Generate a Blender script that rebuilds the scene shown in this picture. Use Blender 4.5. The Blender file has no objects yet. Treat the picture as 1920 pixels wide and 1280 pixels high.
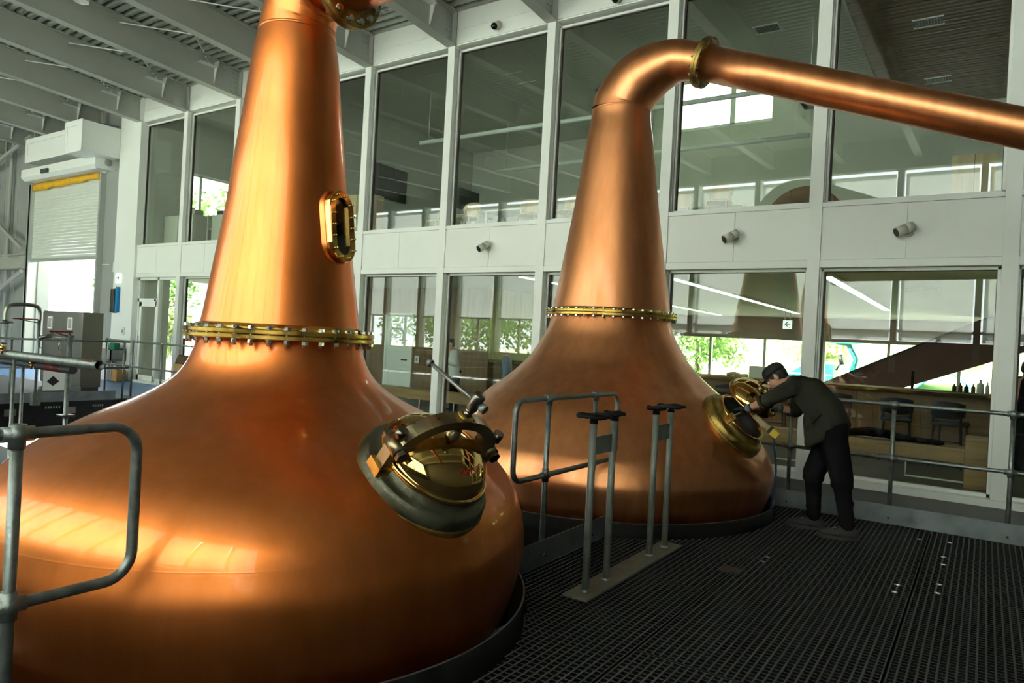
import bpy, bmesh, math, random
from mathutils import Vector, Matrix, Euler, noise

random.seed(7)
scene = bpy.context.scene
COL = scene.collection

# ------------------------------------------------------------------ camera
# x runs along the glazed wall (to the right), y runs towards that wall, z = 0 is the grating platform
cam_d = bpy.data.cameras.new('camera')
cam_d.sensor_width = 36.0
cam_d.lens = 1320.0 / 1920.0 * 36.0
cam_d.clip_end = 300
cam = bpy.data.objects.new('camera', cam_d)
COL.objects.link(cam)
cam.matrix_world = (Matrix.Translation((0, 0, 1.5)) @ Matrix.Rotation(math.radians(34), 4, 'Z')
                    @ Matrix.Rotation(math.radians(90), 4, 'X') @ Matrix.Rotation(math.radians(3), 4, 'Z'))
scene.camera = cam

# ------------------------------------------------------------------ sky, sun, exposure
world = bpy.data.worlds.new('sky')
scene.world = world
world.use_nodes = True
wn = world.node_tree.nodes
bg = wn['Background']
bg.inputs['Color'].default_value = (0.90, 0.96, 1.0, 1)
bg.inputs['Strength'].default_value = 4.0
sun_d = bpy.data.lights.new('sun', 'SUN')
sun_d.energy = 24.0
sun_d.angle = math.radians(3)
sun_d.color = (1.0, 0.97, 0.93)
sun = bpy.data.objects.new('sun', sun_d)
COL.objects.link(sun)
sun.rotation_euler = Vector((0.45, 0.72, -0.80)).to_track_quat('-Z', 'Y').to_euler()
scene.view_settings.view_transform = 'Standard'
scene.view_settings.look = 'None'
scene.view_settings.exposure = 1.45
scene.view_settings.gamma = 1.0
scene.view_settings.use_curve_mapping = False

PI = math.pi
V = Vector

# ------------------------------------------------------------------ materials
MATS = {}

def _nt(name):
    m = bpy.data.materials.new(name)
    m.use_nodes = True
    nt = m.node_tree
    b = nt.nodes['Principled BSDF']
    return m, nt, b

def mat(name, col, rough=0.5, metal=0.0, var=0.0, scale=6.0, bump=0.0, bscale=40.0, rvar=0.0,
        stretch=(1, 1, 1), coat=0.0, emis=None, estr=0.0, spec=None):
    """principled material with object-space noise on colour, roughness and relief"""
    if name in MATS:
        return MATS[name]
    m, nt, b = _nt(name)
    b.inputs['Base Color'].default_value = (*col, 1)
    b.inputs['Roughness'].default_value = rough
    b.inputs['Metallic'].default_value = metal
    if spec is not None:
        b.inputs['Specular IOR Level'].default_value = spec
    if coat:
        b.inputs['Coat Weight'].default_value = coat
        b.inputs['Coat Roughness'].default_value = 0.06
    if emis:
        b.inputs['Emission Color'].default_value = (*emis, 1)
        b.inputs['Emission Strength'].default_value = estr
    if var or bump or rvar:
        tc = nt.nodes.new('ShaderNodeTexCoord')
        mp = nt.nodes.new('ShaderNodeMapping')
        mp.inputs['Scale'].default_value = stretch
        nt.links.new(tc.outputs['Object'], mp.inputs['Vector'])
    if var or rvar:
        n = nt.nodes.new('ShaderNodeTexNoise')
        n.inputs['Scale'].default_value = scale
        n.inputs['Detail'].default_value = 5
        nt.links.new(mp.outputs[0], n.inputs['Vector'])
        if var:
            r = nt.nodes.new('ShaderNodeValToRGB')
            r.color_ramp.elements[0].position = 0.3
            r.color_ramp.elements[1].position = 0.7
            r.color_ramp.elements[0].color = (*[max(0, c * (1 - var)) for c in col], 1)
            r.color_ramp.elements[1].color = (*[min(1, c * (1 + var)) for c in col], 1)
            nt.links.new(n.outputs['Fac'], r.inputs['Fac'])
            nt.links.new(r.outputs['Color'], b.inputs['Base Color'])
        if rvar:
            mr = nt.nodes.new('ShaderNodeMapRange')
            mr.inputs['From Min'].default_value = 0.3
            mr.inputs['From Max'].default_value = 0.7
            mr.inputs['To Min'].default_value = max(0.02, rough - rvar)
            mr.inputs['To Max'].default_value = min(1, rough + rvar)
            nt.links.new(n.outputs['Fac'], mr.inputs['Value'])
            nt.links.new(mr.outputs[0], b.inputs['Roughness'])
    if bump:
        n2 = nt.nodes.new('ShaderNodeTexNoise')
        n2.inputs['Scale'].default_value = bscale
        n2.inputs['Detail'].default_value = 3
        nt.links.new(mp.outputs[0], n2.inputs['Vector'])
        bp = nt.nodes.new('ShaderNodeBump')
        bp.inputs['Strength'].default_value = bump
        bp.inputs['Distance'].default_value = 0.02
        nt.links.new(n2.outputs['Fac'], bp.inputs['Height'])
        nt.links.new(bp.outputs['Normal'], b.inputs['Normal'])
    MATS[name] = m
    return m

def wood(name, c1, c2, scale=1.0, axis='X', rough=0.45):
    m, nt, b = _nt(name)
    tc = nt.nodes.new('ShaderNodeTexCoord')
    mp = nt.nodes.new('ShaderNodeMapping')
    s = {'X': (0.6, 7, 7), 'Y': (7, 0.6, 7), 'Z': (7, 7, 0.6)}[axis]
    mp.inputs['Scale'].default_value = [q * scale for q in s]
    n = nt.nodes.new('ShaderNodeTexNoise')
    n.inputs['Scale'].default_value = 2.0
    n.inputs['Detail'].default_value = 6
    n.inputs['Distortion'].default_value = 0.6
    r = nt.nodes.new('ShaderNodeValToRGB')
    r.color_ramp.elements[0].position = 0.32
    r.color_ramp.elements[1].position = 0.68
    r.color_ramp.elements[0].color = (*c1, 1)
    r.color_ramp.elements[1].color = (*c2, 1)
    nt.links.new(tc.outputs['Object'], mp.inputs['Vector'])
    nt.links.new(mp.outputs[0], n.inputs['Vector'])
    nt.links.new(n.outputs['Fac'], r.inputs['Fac'])
    nt.links.new(r.outputs['Color'], b.inputs['Base Color'])
    b.inputs['Roughness'].default_value = rough
    MATS[name] = m
    return m

def copper(name, c_lo, c_hi, rough, rv, bump=0.05):
    """rolled copper: soft vertical streaks, lacquer patches, slightly uneven plate"""
    m, nt, b = _nt(name)
    L = nt.links
    tc = nt.nodes.new('ShaderNodeTexCoord')
    mp = nt.nodes.new('ShaderNodeMapping')
    mp.inputs['Scale'].default_value = (3.2, 3.2, 0.55)
    n1 = nt.nodes.new('ShaderNodeTexNoise')
    n1.inputs['Scale'].default_value = 2.6
    n1.inputs['Detail'].default_value = 6
    n1.inputs['Roughness'].default_value = 0.6
    L.new(tc.outputs['Object'], mp.inputs['Vector'])
    L.new(mp.outputs[0], n1.inputs['Vector'])
    r = nt.nodes.new('ShaderNodeValToRGB')
    r.color_ramp.elements[0].position = 0.30
    r.color_ramp.elements[1].position = 0.68
    r.color_ramp.elements[0].color = (*c_lo, 1)
    r.color_ramp.elements[1].color = (*c_hi, 1)
    L.new(n1.outputs['Fac'], r.inputs['Fac'])
    L.new(r.outputs['Color'], b.inputs['Base Color'])
    b.inputs['Metallic'].default_value = 1.0
    # big lacquer patches steer the gloss
    v = nt.nodes.new('ShaderNodeTexNoise')
    v.inputs['Scale'].default_value = 1.7
    v.inputs['Detail'].default_value = 4
    v.inputs['Distortion'].default_value = 1.2
    L.new(tc.outputs['Object'], v.inputs['Vector'])
    mr = nt.nodes.new('ShaderNodeMapRange')
    mr.inputs['From Min'].default_value = 0.30
    mr.inputs['From Max'].default_value = 0.72
    mr.inputs['To Min'].default_value = rough - rv
    mr.inputs['To Max'].default_value = rough + rv
    L.new(v.outputs['Fac'], mr.inputs['Value'])
    L.new(mr.outputs[0], b.inputs['Roughness'])
    b.inputs['Coat Weight'].default_value = 0.45
    b.inputs['Coat Roughness'].default_value = 0.04
    # long shallow unevenness of the beaten plate
    n3 = nt.nodes.new('ShaderNodeTexNoise')
    n3.inputs['Scale'].default_value = 2.2
    n3.inputs['Detail'].default_value = 2
    L.new(tc.outputs['Object'], n3.inputs['Vector'])
    bp = nt.nodes.new('ShaderNodeBump')
    bp.inputs['Strength'].default_value = bump
    bp.inputs['Distance'].default_value = 0.15
    L.new(n3.outputs['Fac'], bp.inputs['Height'])
    L.new(bp.outputs['Normal'], b.inputs['Normal'])
    MATS[name] = m
    return m

def glass(name, tint=(0.93, 0.97, 0.94), r0=0.05):
    """thin pane: straight-through transmission plus angle dependent mirror reflection"""
    m = bpy.data.materials.new(name)
    m.use_nodes = True
    nt = m.node_tree
    nt.nodes.clear()
    L = nt.links
    out = nt.nodes.new('ShaderNodeOutputMaterial')
    mix = nt.nodes.new('ShaderNodeMixShader')
    tr = nt.nodes.new('ShaderNodeBsdfTransparent')
    tr.inputs['Color'].default_value = (*tint, 1)
    gl = nt.nodes.new('ShaderNodeBsdfGlossy')
    gl.inputs['Roughness'].default_value = 0.0
    gl.inputs['Color'].default_value = (1, 1, 1, 1)
    lw = nt.nodes.new('ShaderNodeLayerWeight')
    lw.inputs['Blend'].default_value = 0.5
    p = nt.nodes.new('ShaderNodeMath'); p.operation = 'POWER'; p.inputs[1].default_value = 5
    mu = nt.nodes.new('ShaderNodeMath'); mu.operation = 'MULTIPLY_ADD'
    mu.inputs[1].default_value = 1 - r0
    mu.inputs[2].default_value = r0
    L.new(lw.outputs['Facing'], p.inputs[0])
    L.new(p.outputs[0], mu.inputs[0])
    L.new(mu.outputs[0], mix.inputs['Fac'])
    L.new(tr.outputs[0], mix.inputs[1])
    L.new(gl.outputs[0], mix.inputs[2])
    L.new(mix.outputs[0], out.inputs['Surface'])
    MATS[name] = m
    return m

def cloth_translucent(name, col, t=0.5):
    m = bpy.data.materials.new(name)
    m.use_nodes = True
    nt = m.node_tree
    nt.nodes.clear()
    out = nt.nodes.new('ShaderNodeOutputMaterial')
    mix = nt.nodes.new('ShaderNodeMixShader')
    mix.inputs['Fac'].default_value = t
    d = nt.nodes.new('ShaderNodeBsdfDiffuse'); d.inputs['Color'].default_value = (*col, 1)
    tl = nt.nodes.new('ShaderNodeBsdfTranslucent'); tl.inputs['Color'].default_value = (*col, 1)
    nt.links.new(d.outputs[0], mix.inputs[1]); nt.links.new(tl.outputs[0], mix.inputs[2])
    nt.links.new(mix.outputs[0], out.inputs['Surface'])
    MATS[name] = m
    return m

copper('copper_warm', (0.73, 0.200, 0.038), (0.85, 0.250, 0.064), 0.37, 0.03, 0.02)
copper('copper_brown', (0.70, 0.265, 0.100), (0.86, 0.360, 0.150), 0.38, 0.02, 0.015)
mat('brass', (0.60, 0.40, 0.10), 0.33, 1.0, var=0.35, scale=9, rvar=0.15)
mat('brass_old', (0.36, 0.25, 0.07), 0.42, 1.0, var=0.45, scale=14, rvar=0.12, bump=0.1, bscale=60)
mat('brass_polished', (0.80, 0.50, 0.16), 0.07, 1.0, var=0.06, scale=5)
mat('bronze_green', (0.105, 0.105, 0.070), 0.48, 0.85, var=0.4, scale=9, rvar=0.12, bump=0.15, bscale=90)
mat('bronze', (0.34, 0.27, 0.16), 0.36, 1.0, var=0.25, scale=9, rvar=0.1)
mat('dark_steel', (0.20, 0.18, 0.15), 0.28, 1.0, var=0.2, scale=12)
mat('zinc', (0.72, 0.73, 0.72), 0.22, 1.0, var=0.1, scale=30)
mat('galvanised', (0.25, 0.275, 0.265), 0.46, 0.85, var=0.28, scale=22, rvar=0.12, bump=0.06, bscale=120)
mat('galvanised_plate', (0.21, 0.235, 0.245), 0.45, 0.7, var=0.2, scale=7, rvar=0.1)
mat('stainless', (0.30, 0.30, 0.27), 0.36, 1.0, var=0.05, scale=2, rvar=0.04)
mat('black_iron', (0.008, 0.008, 0.008), 0.6, 0.0, var=0.3, scale=12, spec=0.15)
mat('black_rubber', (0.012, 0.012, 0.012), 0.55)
mat('frp_shade_side', (0.0045, 0.005, 0.005), 0.8, spec=0.1)
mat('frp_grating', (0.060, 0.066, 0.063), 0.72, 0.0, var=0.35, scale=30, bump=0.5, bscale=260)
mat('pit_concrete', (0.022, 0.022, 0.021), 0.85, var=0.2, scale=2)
mat('concrete', (0.17, 0.17, 0.16), 0.8, var=0.12, scale=2, bump=0.1, bscale=30)
mat('white_paint', (0.86, 0.89, 0.85), 0.42, var=0.02, scale=1.2)
mat('white_panel', (0.86, 0.89, 0.85), 0.5, var=0.02, scale=0.8)
mat('beam_paint', (0.42, 0.435, 0.39), 0.45, var=0.03, scale=1.5)
mat('deck_paint', (0.40, 0.42, 0.38), 0.4, 0.25, var=0.05, scale=3)
mat('alu_frame', (0.55, 0.58, 0.54), 0.4, 0.5)
mat('frame_dark', (0.045, 0.030, 0.022), 0.6)
mat('grey_wall', (0.33, 0.35, 0.33), 0.6, var=0.05, scale=1.0)
mat('blue_floor', (0.06, 0.17, 0.36), 0.4, var=0.12, scale=2)
mat('bar_floor', (0.17, 0.16, 0.14), 0.45, var=0.1, scale=2)
mat('dark_cladding', (0.10, 0.105, 0.10), 0.6, var=0.05, scale=1.0)
mat('deck_dark', (0.040, 0.043, 0.045), 0.6, var=0.15, scale=3)
mat('plaster', (0.60, 0.60, 0.54), 0.8, var=0.03, scale=1)
mat('ceiling_paint', (0.56, 0.57, 0.50), 0.75, var=0.03, scale=1)
mat('bulkhead', (0.44, 0.38, 0.31), 0.7, var=0.05, scale=1)
wood('oak', (0.30, 0.17, 0.07), (0.46, 0.29, 0.13), 1.0, 'X')
wood('oak_dark', (0.12, 0.060, 0.016), (0.22, 0.115, 0.035), 0.8, 'X')
wood('wall_wood', (0.15, 0.082, 0.026), (0.23, 0.135, 0.05), 0.8, 'Z')
wood('ply', (0.60, 0.44, 0.25), (0.72, 0.56, 0.34), 1.0, 'Z')
wood('ceiling_wood', (0.10, 0.045, 0.012), (0.19, 0.092, 0.030), 0.8, 'X', 0.6)
mat('black_plastic', (0.010, 0.010, 0.012), 0.5)
mat('screen', (0.010, 0.011, 0.014), 0.18)
mat('dark_seat', (0.014, 0.016, 0.022), 0.55)
mat('dark_wood', (0.035, 0.025, 0.018), 0.5)
mat('slat_white', (0.72, 0.76, 0.70), 0.4, 0.1)
mat('yellow_canvas', (0.80, 0.44, 0.02), 0.7, var=0.12, scale=6, bump=0.3, bscale=8)
mat('red_paint', (0.16, 0.010, 0.012), 0.45)
mat('red_letter', (0.40, 0.01, 0.015), 0.5)
mat('white_plastic', (0.82, 0.83, 0.80), 0.4)
mat('grey_plastic', (0.30, 0.30, 0.29), 0.5)
mat('off_white', (0.62, 0.62, 0.54), 0.45)
mat('sign_white', (0.85, 0.90, 0.86), 0.4, emis=(0.9, 1.0, 0.94), estr=0.35)
mat('sign_green', (0.0, 0.22, 0.12), 0.4)
mat('blue_plastic', (0.0, 0.20, 0.48), 0.45)
mat('green_plastic', (0.0, 0.16, 0.09), 0.5)
mat('cardboard', (0.42, 0.24, 0.09), 0.8, var=0.1, scale=4)
mat('cardboard_light', (0.50, 0.38, 0.22), 0.8, var=0.1, scale=4)
mat('rope', (0.12, 0.08, 0.04), 0.9, var=0.3, scale=30)
mat('led', (1, 1, 1), 0.4, emis=(1.0, 0.98, 0.92), estr=2.2)
mat('skin', (0.50, 0.27, 0.17), 0.5, var=0.08, scale=14)
mat('hair', (0.012, 0.010, 0.009), 0.55)
mat('cap_cloth', (0.012, 0.013, 0.016), 0.85, bump=0.15, bscale=140)
mat('olive_cloth', (0.026, 0.027, 0.018), 0.9, var=0.14, scale=5, bump=0.9, bscale=11, spec=0.2)
mat('black_cloth', (0.006, 0.006, 0.007), 0.95, var=0.2, scale=5, bump=0.3, bscale=14, spec=0.1)
mat('shoe_cloth', (0.020, 0.019, 0.018), 0.7, var=0.2, scale=20)
mat('sole', (0.028, 0.027, 0.026), 0.8)
mat('glove_cloth', (0.13, 0.14, 0.16), 0.8, var=0.2, scale=30)
mat('glove_dark', (0.022, 0.023, 0.026), 0.7, var=0.2, scale=30)
mat('white_shirt', (0.62, 0.64, 0.62), 0.8, var=0.05, scale=6, bump=0.2, bscale=12)
mat('denim', (0.20, 0.27, 0.36), 0.85, var=0.12, scale=8, bump=0.2, bscale=12)
mat('eye_white', (0.75, 0.72, 0.68), 0.3)
mat('leaf', (0.20, 0.34, 0.09), 0.6, var=0.6, scale=1.5)
mat('leaf_light', (0.50, 0.58, 0.28), 0.6, var=0.4, scale=1.2)
mat('bark', (0.08, 0.06, 0.04), 0.9)
mat('ground', (0.34, 0.36, 0.24), 0.9, var=0.25, scale=0.4)
mat('grass_bank', (0.30, 0.40, 0.11), 0.9, var=0.35, scale=0.7)
mat('machine_green', (0.005, 0.17, 0.14), 0.4)
mat('tent_blue', (0.02, 0.35, 0.55), 0.6)
mat('clear_bottle', (0.55, 0.58, 0.55), 0.12)
mat('amber_bottle', (0.10, 0.035, 0.008), 0.12)
mat('steel_grey', (0.12, 0.13, 0.14), 0.5, 0.6)
mat('stair_brown', (0.15, 0.055, 0.034), 0.5, var=0.1, scale=2)
glass('glass')
glass('glass_clear', (0.98, 0.99, 0.98), 0.03)
glass('sight_glass', (0.55, 0.55, 0.42), 0.08)
cloth_translucent('blind', (0.80, 0.82, 0.80), 0.55)

# ------------------------------------------------------------------ mesh builder
class MB:
    def __init__(s):
        s.v = []; s.f = []; s.sm = []

    def add(s, vs, fs, smooth=False):
        o = len(s.v)
        s.v += [tuple(p) for p in vs]
        for q in fs:
            s.f.append([i + o for i in q]); s.sm.append(smooth)
        return s

    def box(s, x0, x1, y0, y1, z0, z1):
        vs = [(x, y, z) for z in (z0, z1) for y in (y0, y1) for x in (x0, x1)]
        return s.add(vs, [(0, 2, 3, 1), (4, 5, 7, 6), (0, 1, 5, 4), (1, 3, 7, 5), (3, 2, 6, 7), (2, 0, 4, 6)])

    def bevbox(s, x0, x1, y0, y1, z0, z1, b=0.01):
        """box with chamfered edges"""
        bm = bmesh.new()
        bmesh.ops.create_cube(bm, size=1)
        for v in bm.verts:
            v.co = V(((x0 + x1) / 2 + v.co.x * (x1 - x0), (y0 + y1) / 2 + v.co.y * (y1 - y0), (z0 + z1) / 2 + v.co.z * (z1 - z0)))
        bmesh.ops.bevel(bm, geom=bm.edges[:], offset=b, segments=2, affect='EDGES', profile=0.5)
        return s.bm(bm)

    def bm(s, bm, mtx=None, smooth=False):
        bm.verts.index_update()
        vs = [(mtx @ v.co) if mtx else v.co.copy() for v in bm.verts]
        s.add(vs, [[v.index for v in f.verts] for f in bm.faces], smooth)
        bm.free()
        return s

    def obox(s, c, ax, ay, az, hx, hy, hz):
        """oriented box: centre, three unit axes, half sizes"""
        c = V(c)
        vs = [c + V(ax) * (i * hx) + V(ay) * (j * hy) + V(az) * (k * hz) for k in (-1, 1) for j in (-1, 1) for i in (-1, 1)]
        return s.add(vs, [(0, 2, 3, 1), (4, 5, 7, 6), (0, 1, 5, 4), (1, 3, 7, 5), (3, 2, 6, 7), (2, 0, 4, 6)])

    def prism(s, pts, axis, a, b):
        """2-D outline pushed along an axis. axis 'x': pts=(y,z) ; 'y': (x,z) ; 'z': (x,y)"""
        mk = {'x': lambda p, t: (t, p[0], p[1]), 'y': lambda p, t: (p[0], t, p[1]), 'z': lambda p, t: (p[0], p[1], t)}[axis]
        n = len(pts)
        vs = [mk(p, a) for p in pts] + [mk(p, b) for p in pts]
        fs = [list(range(n))[::-1], list(range(n, 2 * n))] + [(i, (i + 1) % n, n + (i + 1) % n, n + i) for i in range(n)]
        return s.add(vs, fs)

    def tube(s, pts, r, n=12, cap=True, closed=False, smooth=True):
        """swept round bar along a list of points; r is a number or one per point"""
        P = [V(p) for p in pts]
        m = len(P)
        R = r if isinstance(r, (list, tuple)) else [r] * m
        T = []
        for i in range(m):
            if closed:
                d = P[(i + 1) % m] - P[i - 1]
            else:
                d = P[min(i + 1, m - 1)] - P[max(i - 1, 0)]
            T.append(d.normalized())
        up = V((0, 0, 1)) if abs(T[0].z) < 0.9 else V((1, 0, 0))
        N = (up - T[0] * up.dot(T[0])).normalized()
        vs = []
        for i in range(m):
            N = (N - T[i] * N.dot(T[i])).normalized()
            B = T[i].cross(N)
            for k in range(n):
                a = 2 * PI * k / n
                vs.append(P[i] + (N * math.cos(a) + B * math.sin(a)) * R[i])
        fs = []
        for i in range(m if closed else m - 1):
            j = (i + 1) % m
            for k in range(n):
                fs.append((i * n + k, i * n + (k + 1) % n, j * n + (k + 1) % n, j * n + k))
        s.add(vs, fs, smooth)
        if cap and not closed:
            o = len(s.v) - len(vs)
            s.f.append([o + k for k in range(n)][::-1]); s.sm.append(False)
            s.f.append([o + (m - 1) * n + k for k in range(n)]); s.sm.append(False)
        return s

    def cyl(s, a, b, r, r2=None, n=16, smooth=True):
        return s.tube([a, b], [r, r if r2 is None else r2], n, smooth=smooth)

    def pipe(s, a, b, ro, ri, n=24):
        """open-ended pipe with a wall"""
        a = V(a); b = V(b)
        t = (b - a).normalized()
        up = V((0, 0, 1)) if abs(t.z) < 0.9 else V((1, 0, 0))
        N = (up - t * up.dot(t)).normalized(); B = t.cross(N)
        vs = []
        for (c, r) in ((a, ro), (b, ro), (b, ri), (a, ri)):
            for k in range(n):
                q = 2 * PI * k / n
                vs.append(c + (N * math.cos(q) + B * math.sin(q)) * r)
        fs = []
        for i in range(4):
            j = (i + 1) % 4
            for k in range(n):
                fs.append((i * n + k, i * n + (k + 1) % n, j * n + (k + 1) % n, j * n + k))
        return s.add(vs, fs, True)

    def lathe(s, prof, n=48, mtx=None, smooth=True, close=False):
        """profile (r, z) spun about z; mtx places it"""
        vs = []
        for (r, z) in prof:
            for k in range(n):
                a = 2 * PI * k / n
                p = V((r * math.cos(a), r * math.sin(a), z))
                vs.append(mtx @ p if mtx else p)
        fs = []
        m = len(prof)
        for i in range(m if close else m - 1):
            j = (i + 1) % m
            for k in range(n):
                fs.append((i * n + k, i * n + (k + 1) % n, j * n + (k + 1) % n, j * n + k))
        return s.add(vs, fs, smooth)

    def ell(s, c, rx, ry, rz, n=12, m=8, rot=None):
        c = V(c); vs = []; fs = []
        for i in range(1, m):
            t = PI * i / m
            for k in range(n):
                a = 2 * PI * k / n
                p = V((rx * math.sin(t) * math.cos(a), ry * math.sin(t) * math.sin(a), rz * math.cos(t)))
                vs.append(c + (rot @ p if rot else p))
        t0 = len(vs); p = V((0, 0, rz)); vs.append(c + (rot @ p if rot else p))
        p = V((0, 0, -rz)); vs.append(c + (rot @ p if rot else p))
        for i in range(m - 2):
            for k in range(n):
                fs.append((i * n + k, i * n + n + k, i * n + n + (k + 1) % n, i * n + (k + 1) % n))
        for k in range(n):
            fs.append((t0, k, (k + 1) % n))
            fs.append((t0 + 1, (m - 2) * n + (k + 1) % n, (m - 2) * n + k))
        return s.add(vs, fs, True)

    def capsule(s, a, b, ra, rb, n=12):
        a = V(a); b = V(b)
        s.ell(a, ra, ra, ra, n, 8); s.ell(b, rb, rb, rb, n, 8)
        return s.tube([a, b], [ra, rb], n)

    def mesh(s, name):
        me = bpy.data.meshes.new(name)
        me.from_pydata(s.v, [], s.f)
        me.polygons.foreach_set('use_smooth', s.sm)
        bm = bmesh.new(); bm.from_mesh(me)
        bmesh.ops.recalc_face_normals(bm, faces=bm.faces[:])
        bm.to_mesh(me); bm.free()
        me.update()
        return me

    def build(s, name, material, parent=None, rel=False):
        """one mesh object. Coordinates are world unless rel; a parent at the thing's base keeps them in place"""
        o = bpy.data.objects.new(name, s.mesh(name))
        COL.objects.link(o)
        o.data.materials.append(MATS[material] if isinstance(material, str) else material)
        if parent is not None:
            o.parent = parent
            if not rel:
                o.matrix_parent_inverse = PM(parent).inverted()
        return o

    def remesh(s, name, material, vox, parent=None, smooth=4, fac=0.5):
        """fuse the overlapping lumps into one continuous skin"""
        o = s.build(name, material, parent)
        md = o.modifiers.new('fuse', 'REMESH'); md.mode = 'VOXEL'; md.voxel_size = vox; md.use_smooth_shade = True
        sm = o.modifiers.new('relax', 'SMOOTH'); sm.iterations = smooth; sm.factor = fac
        dg = bpy.context.evaluated_depsgraph_get()
        me = bpy.data.meshes.new_from_object(o.evaluated_get(dg))
        o.modifiers.clear()
        old = o.data; o.data = me; bpy.data.meshes.remove(old)
        me.name = name
        if not me.materials:
            me.materials.append(MATS[material])
        me.polygons.foreach_set('use_smooth', [True] * len(me.polygons))
        return o

def PM(o):
    """world matrix from the transforms as set (no depsgraph needed)"""
    m = o.matrix_basis.copy()
    if o.parent is not None:
        m = PM(o.parent) @ o.matrix_parent_inverse @ m
    return m

def tag(o, label=None, cat=None, group=None, kind=None):
    if label: o['label'] = label
    if cat: o['category'] = cat
    if group: o['group'] = group
    if kind: o['kind'] = kind
    return o

def thing(name, loc, label, cat, group=None, rz=0.0):
    e = bpy.data.objects.new(name, None)
    e.empty_display_size = 0.1
    COL.objects.link(e)
    e.location = loc
    e.rotation_euler = (0, 0, rz)
    return tag(e, label, cat, group)

def struct(name, mb, material):
    return tag(mb.build(name, material), kind='structure')

def copy_tree(o, parent=None):
    c = o.copy()
    COL.objects.link(c)
    c.parent = parent
    if parent is not None:
        c.matrix_parent_inverse = o.matrix_parent_inverse.copy()
    for ch in o.children:
        copy_tree(ch, c)
    return c

def inst(name, mesh, parent, mtx, material=None):
    """a piece that shares mesh data; mtx is its world matrix"""
    o = bpy.data.objects.new(name, mesh)
    COL.objects.link(o)
    o.parent = parent
    o.matrix_parent_inverse = PM(parent).inverted()
    o.matrix_basis = mtx
    return o

def shared(mb, name, material):
    me = mb.mesh(name)
    me.materials.append(MATS[material])
    return me

def frame_axes(n):
    """matrix whose z axis is n"""
    n = V(n).normalized()
    e1 = V((0, 0, 1)).cross(n)
    if e1.length < 1e-4:
        e1 = V((1, 0, 0))
    e1.normalize()
    e2 = n.cross(e1)
    return Matrix((e1, e2, n)).transposed().to_4x4()

def arc(c, r, a0, a1, n, ax, ay):
    c = V(c); ax = V(ax); ay = V(ay)
    return [c + ax * (r * math.cos(a0 + (a1 - a0) * i / n)) + ay * (r * math.sin(a0 + (a1 - a0) * i / n)) for i in range(n + 1)]

def smooth_curve(pts, k=8):
    """Catmull-Rom through points (tuples of any length)"""
    out = []
    n = len(pts)
    for i in range(n - 1):
        p0 = pts[max(i - 1, 0)]; p1 = pts[i]; p2 = pts[i + 1]; p3 = pts[min(i + 2, n - 1)]
        for j in range(k):
            t = j / k
            out.append(tuple(0.5 * ((2 * b) + (-a + c) * t + (2 * a - 5 * b + 4 * c - d) * t * t + (-a + 3 * b - 3 * c + d) * t ** 3)
                             for a, b, c, d in zip(p0, p1, p2, p3)))
    out.append(tuple(pts[-1]))
    return out

# ================================================================== THE SETTING
W = 9.465            # front of the white mullions
G = 9.635            # glass plane
PITCH = 2.037
def XR(k):           # right edge of mullion k
    return 0.246 - PITCH * k
ZL0, ZL1 = 0.03, 2.63      # lower glazing
ZU0, ZU1 = 3.45, 6.55      # upper glazing
SLOPE = 0.0638
def zb(y):           # underside of the roof beams
    return 6.59 + (W - y) * SLOPE
YB = -4.0            # window wall behind the photographer
XL, XW = -34.0, 5.0  # ends of the hall

# ---- floors
fl = MB()
fl.box(-2.52, 3.05, -2.0, -1.9, -0.24, -0.04)
for x in (-2.44, -1.39, -0.34, 0.71, 1.76, 2.81):
    fl.box(x - 0.03, x + 0.03, -2.0, 7.40, -0.26, -0.045)
fl.box(-2.5, 3.0, 7.36, 7.44, -0.26, -0.045)
floor = struct('floor', fl, 'black_iron')

def grating(w, d):
    """one moulded grating panel with square mesh"""
    m = MB()
    nx = max(2, round(w / 0.0405)); ny = max(2, round(d / 0.0405))
    for i in range(nx + 1):
        x = w * i / nx
        h = 0.0052 if 0 < i < nx else 0.007
        m.box(max(0, x - h), min(w, x + h), 0, d, -0.038, 0)
    for j in range(ny + 1):
        y = d * j / ny
        h = 0.0042 if 0 < j < ny else 0.007
        m.box(0, w, max(0, y - h), min(d, y + h), -0.038, -0.0015)
    return m

cols = [(-2.435, -1.397), (-1.383, -0.347), (-0.333, 0.703), (0.717, 1.753), (1.767, 2.8)]
ysplit = [[-2.0, -0.3, 2.15, 4.40, 5.30, 7.40], [-2.0, 0.9, 3.3, 5.75, 7.40], [-2.0, 0.6, 3.0, 5.47, 6.50, 7.40],
          [-2.0, 0.2, 2.6, 5.0, 7.40], [-2.0, 0.9, 3.3, 5.75, 7.40]]
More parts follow.
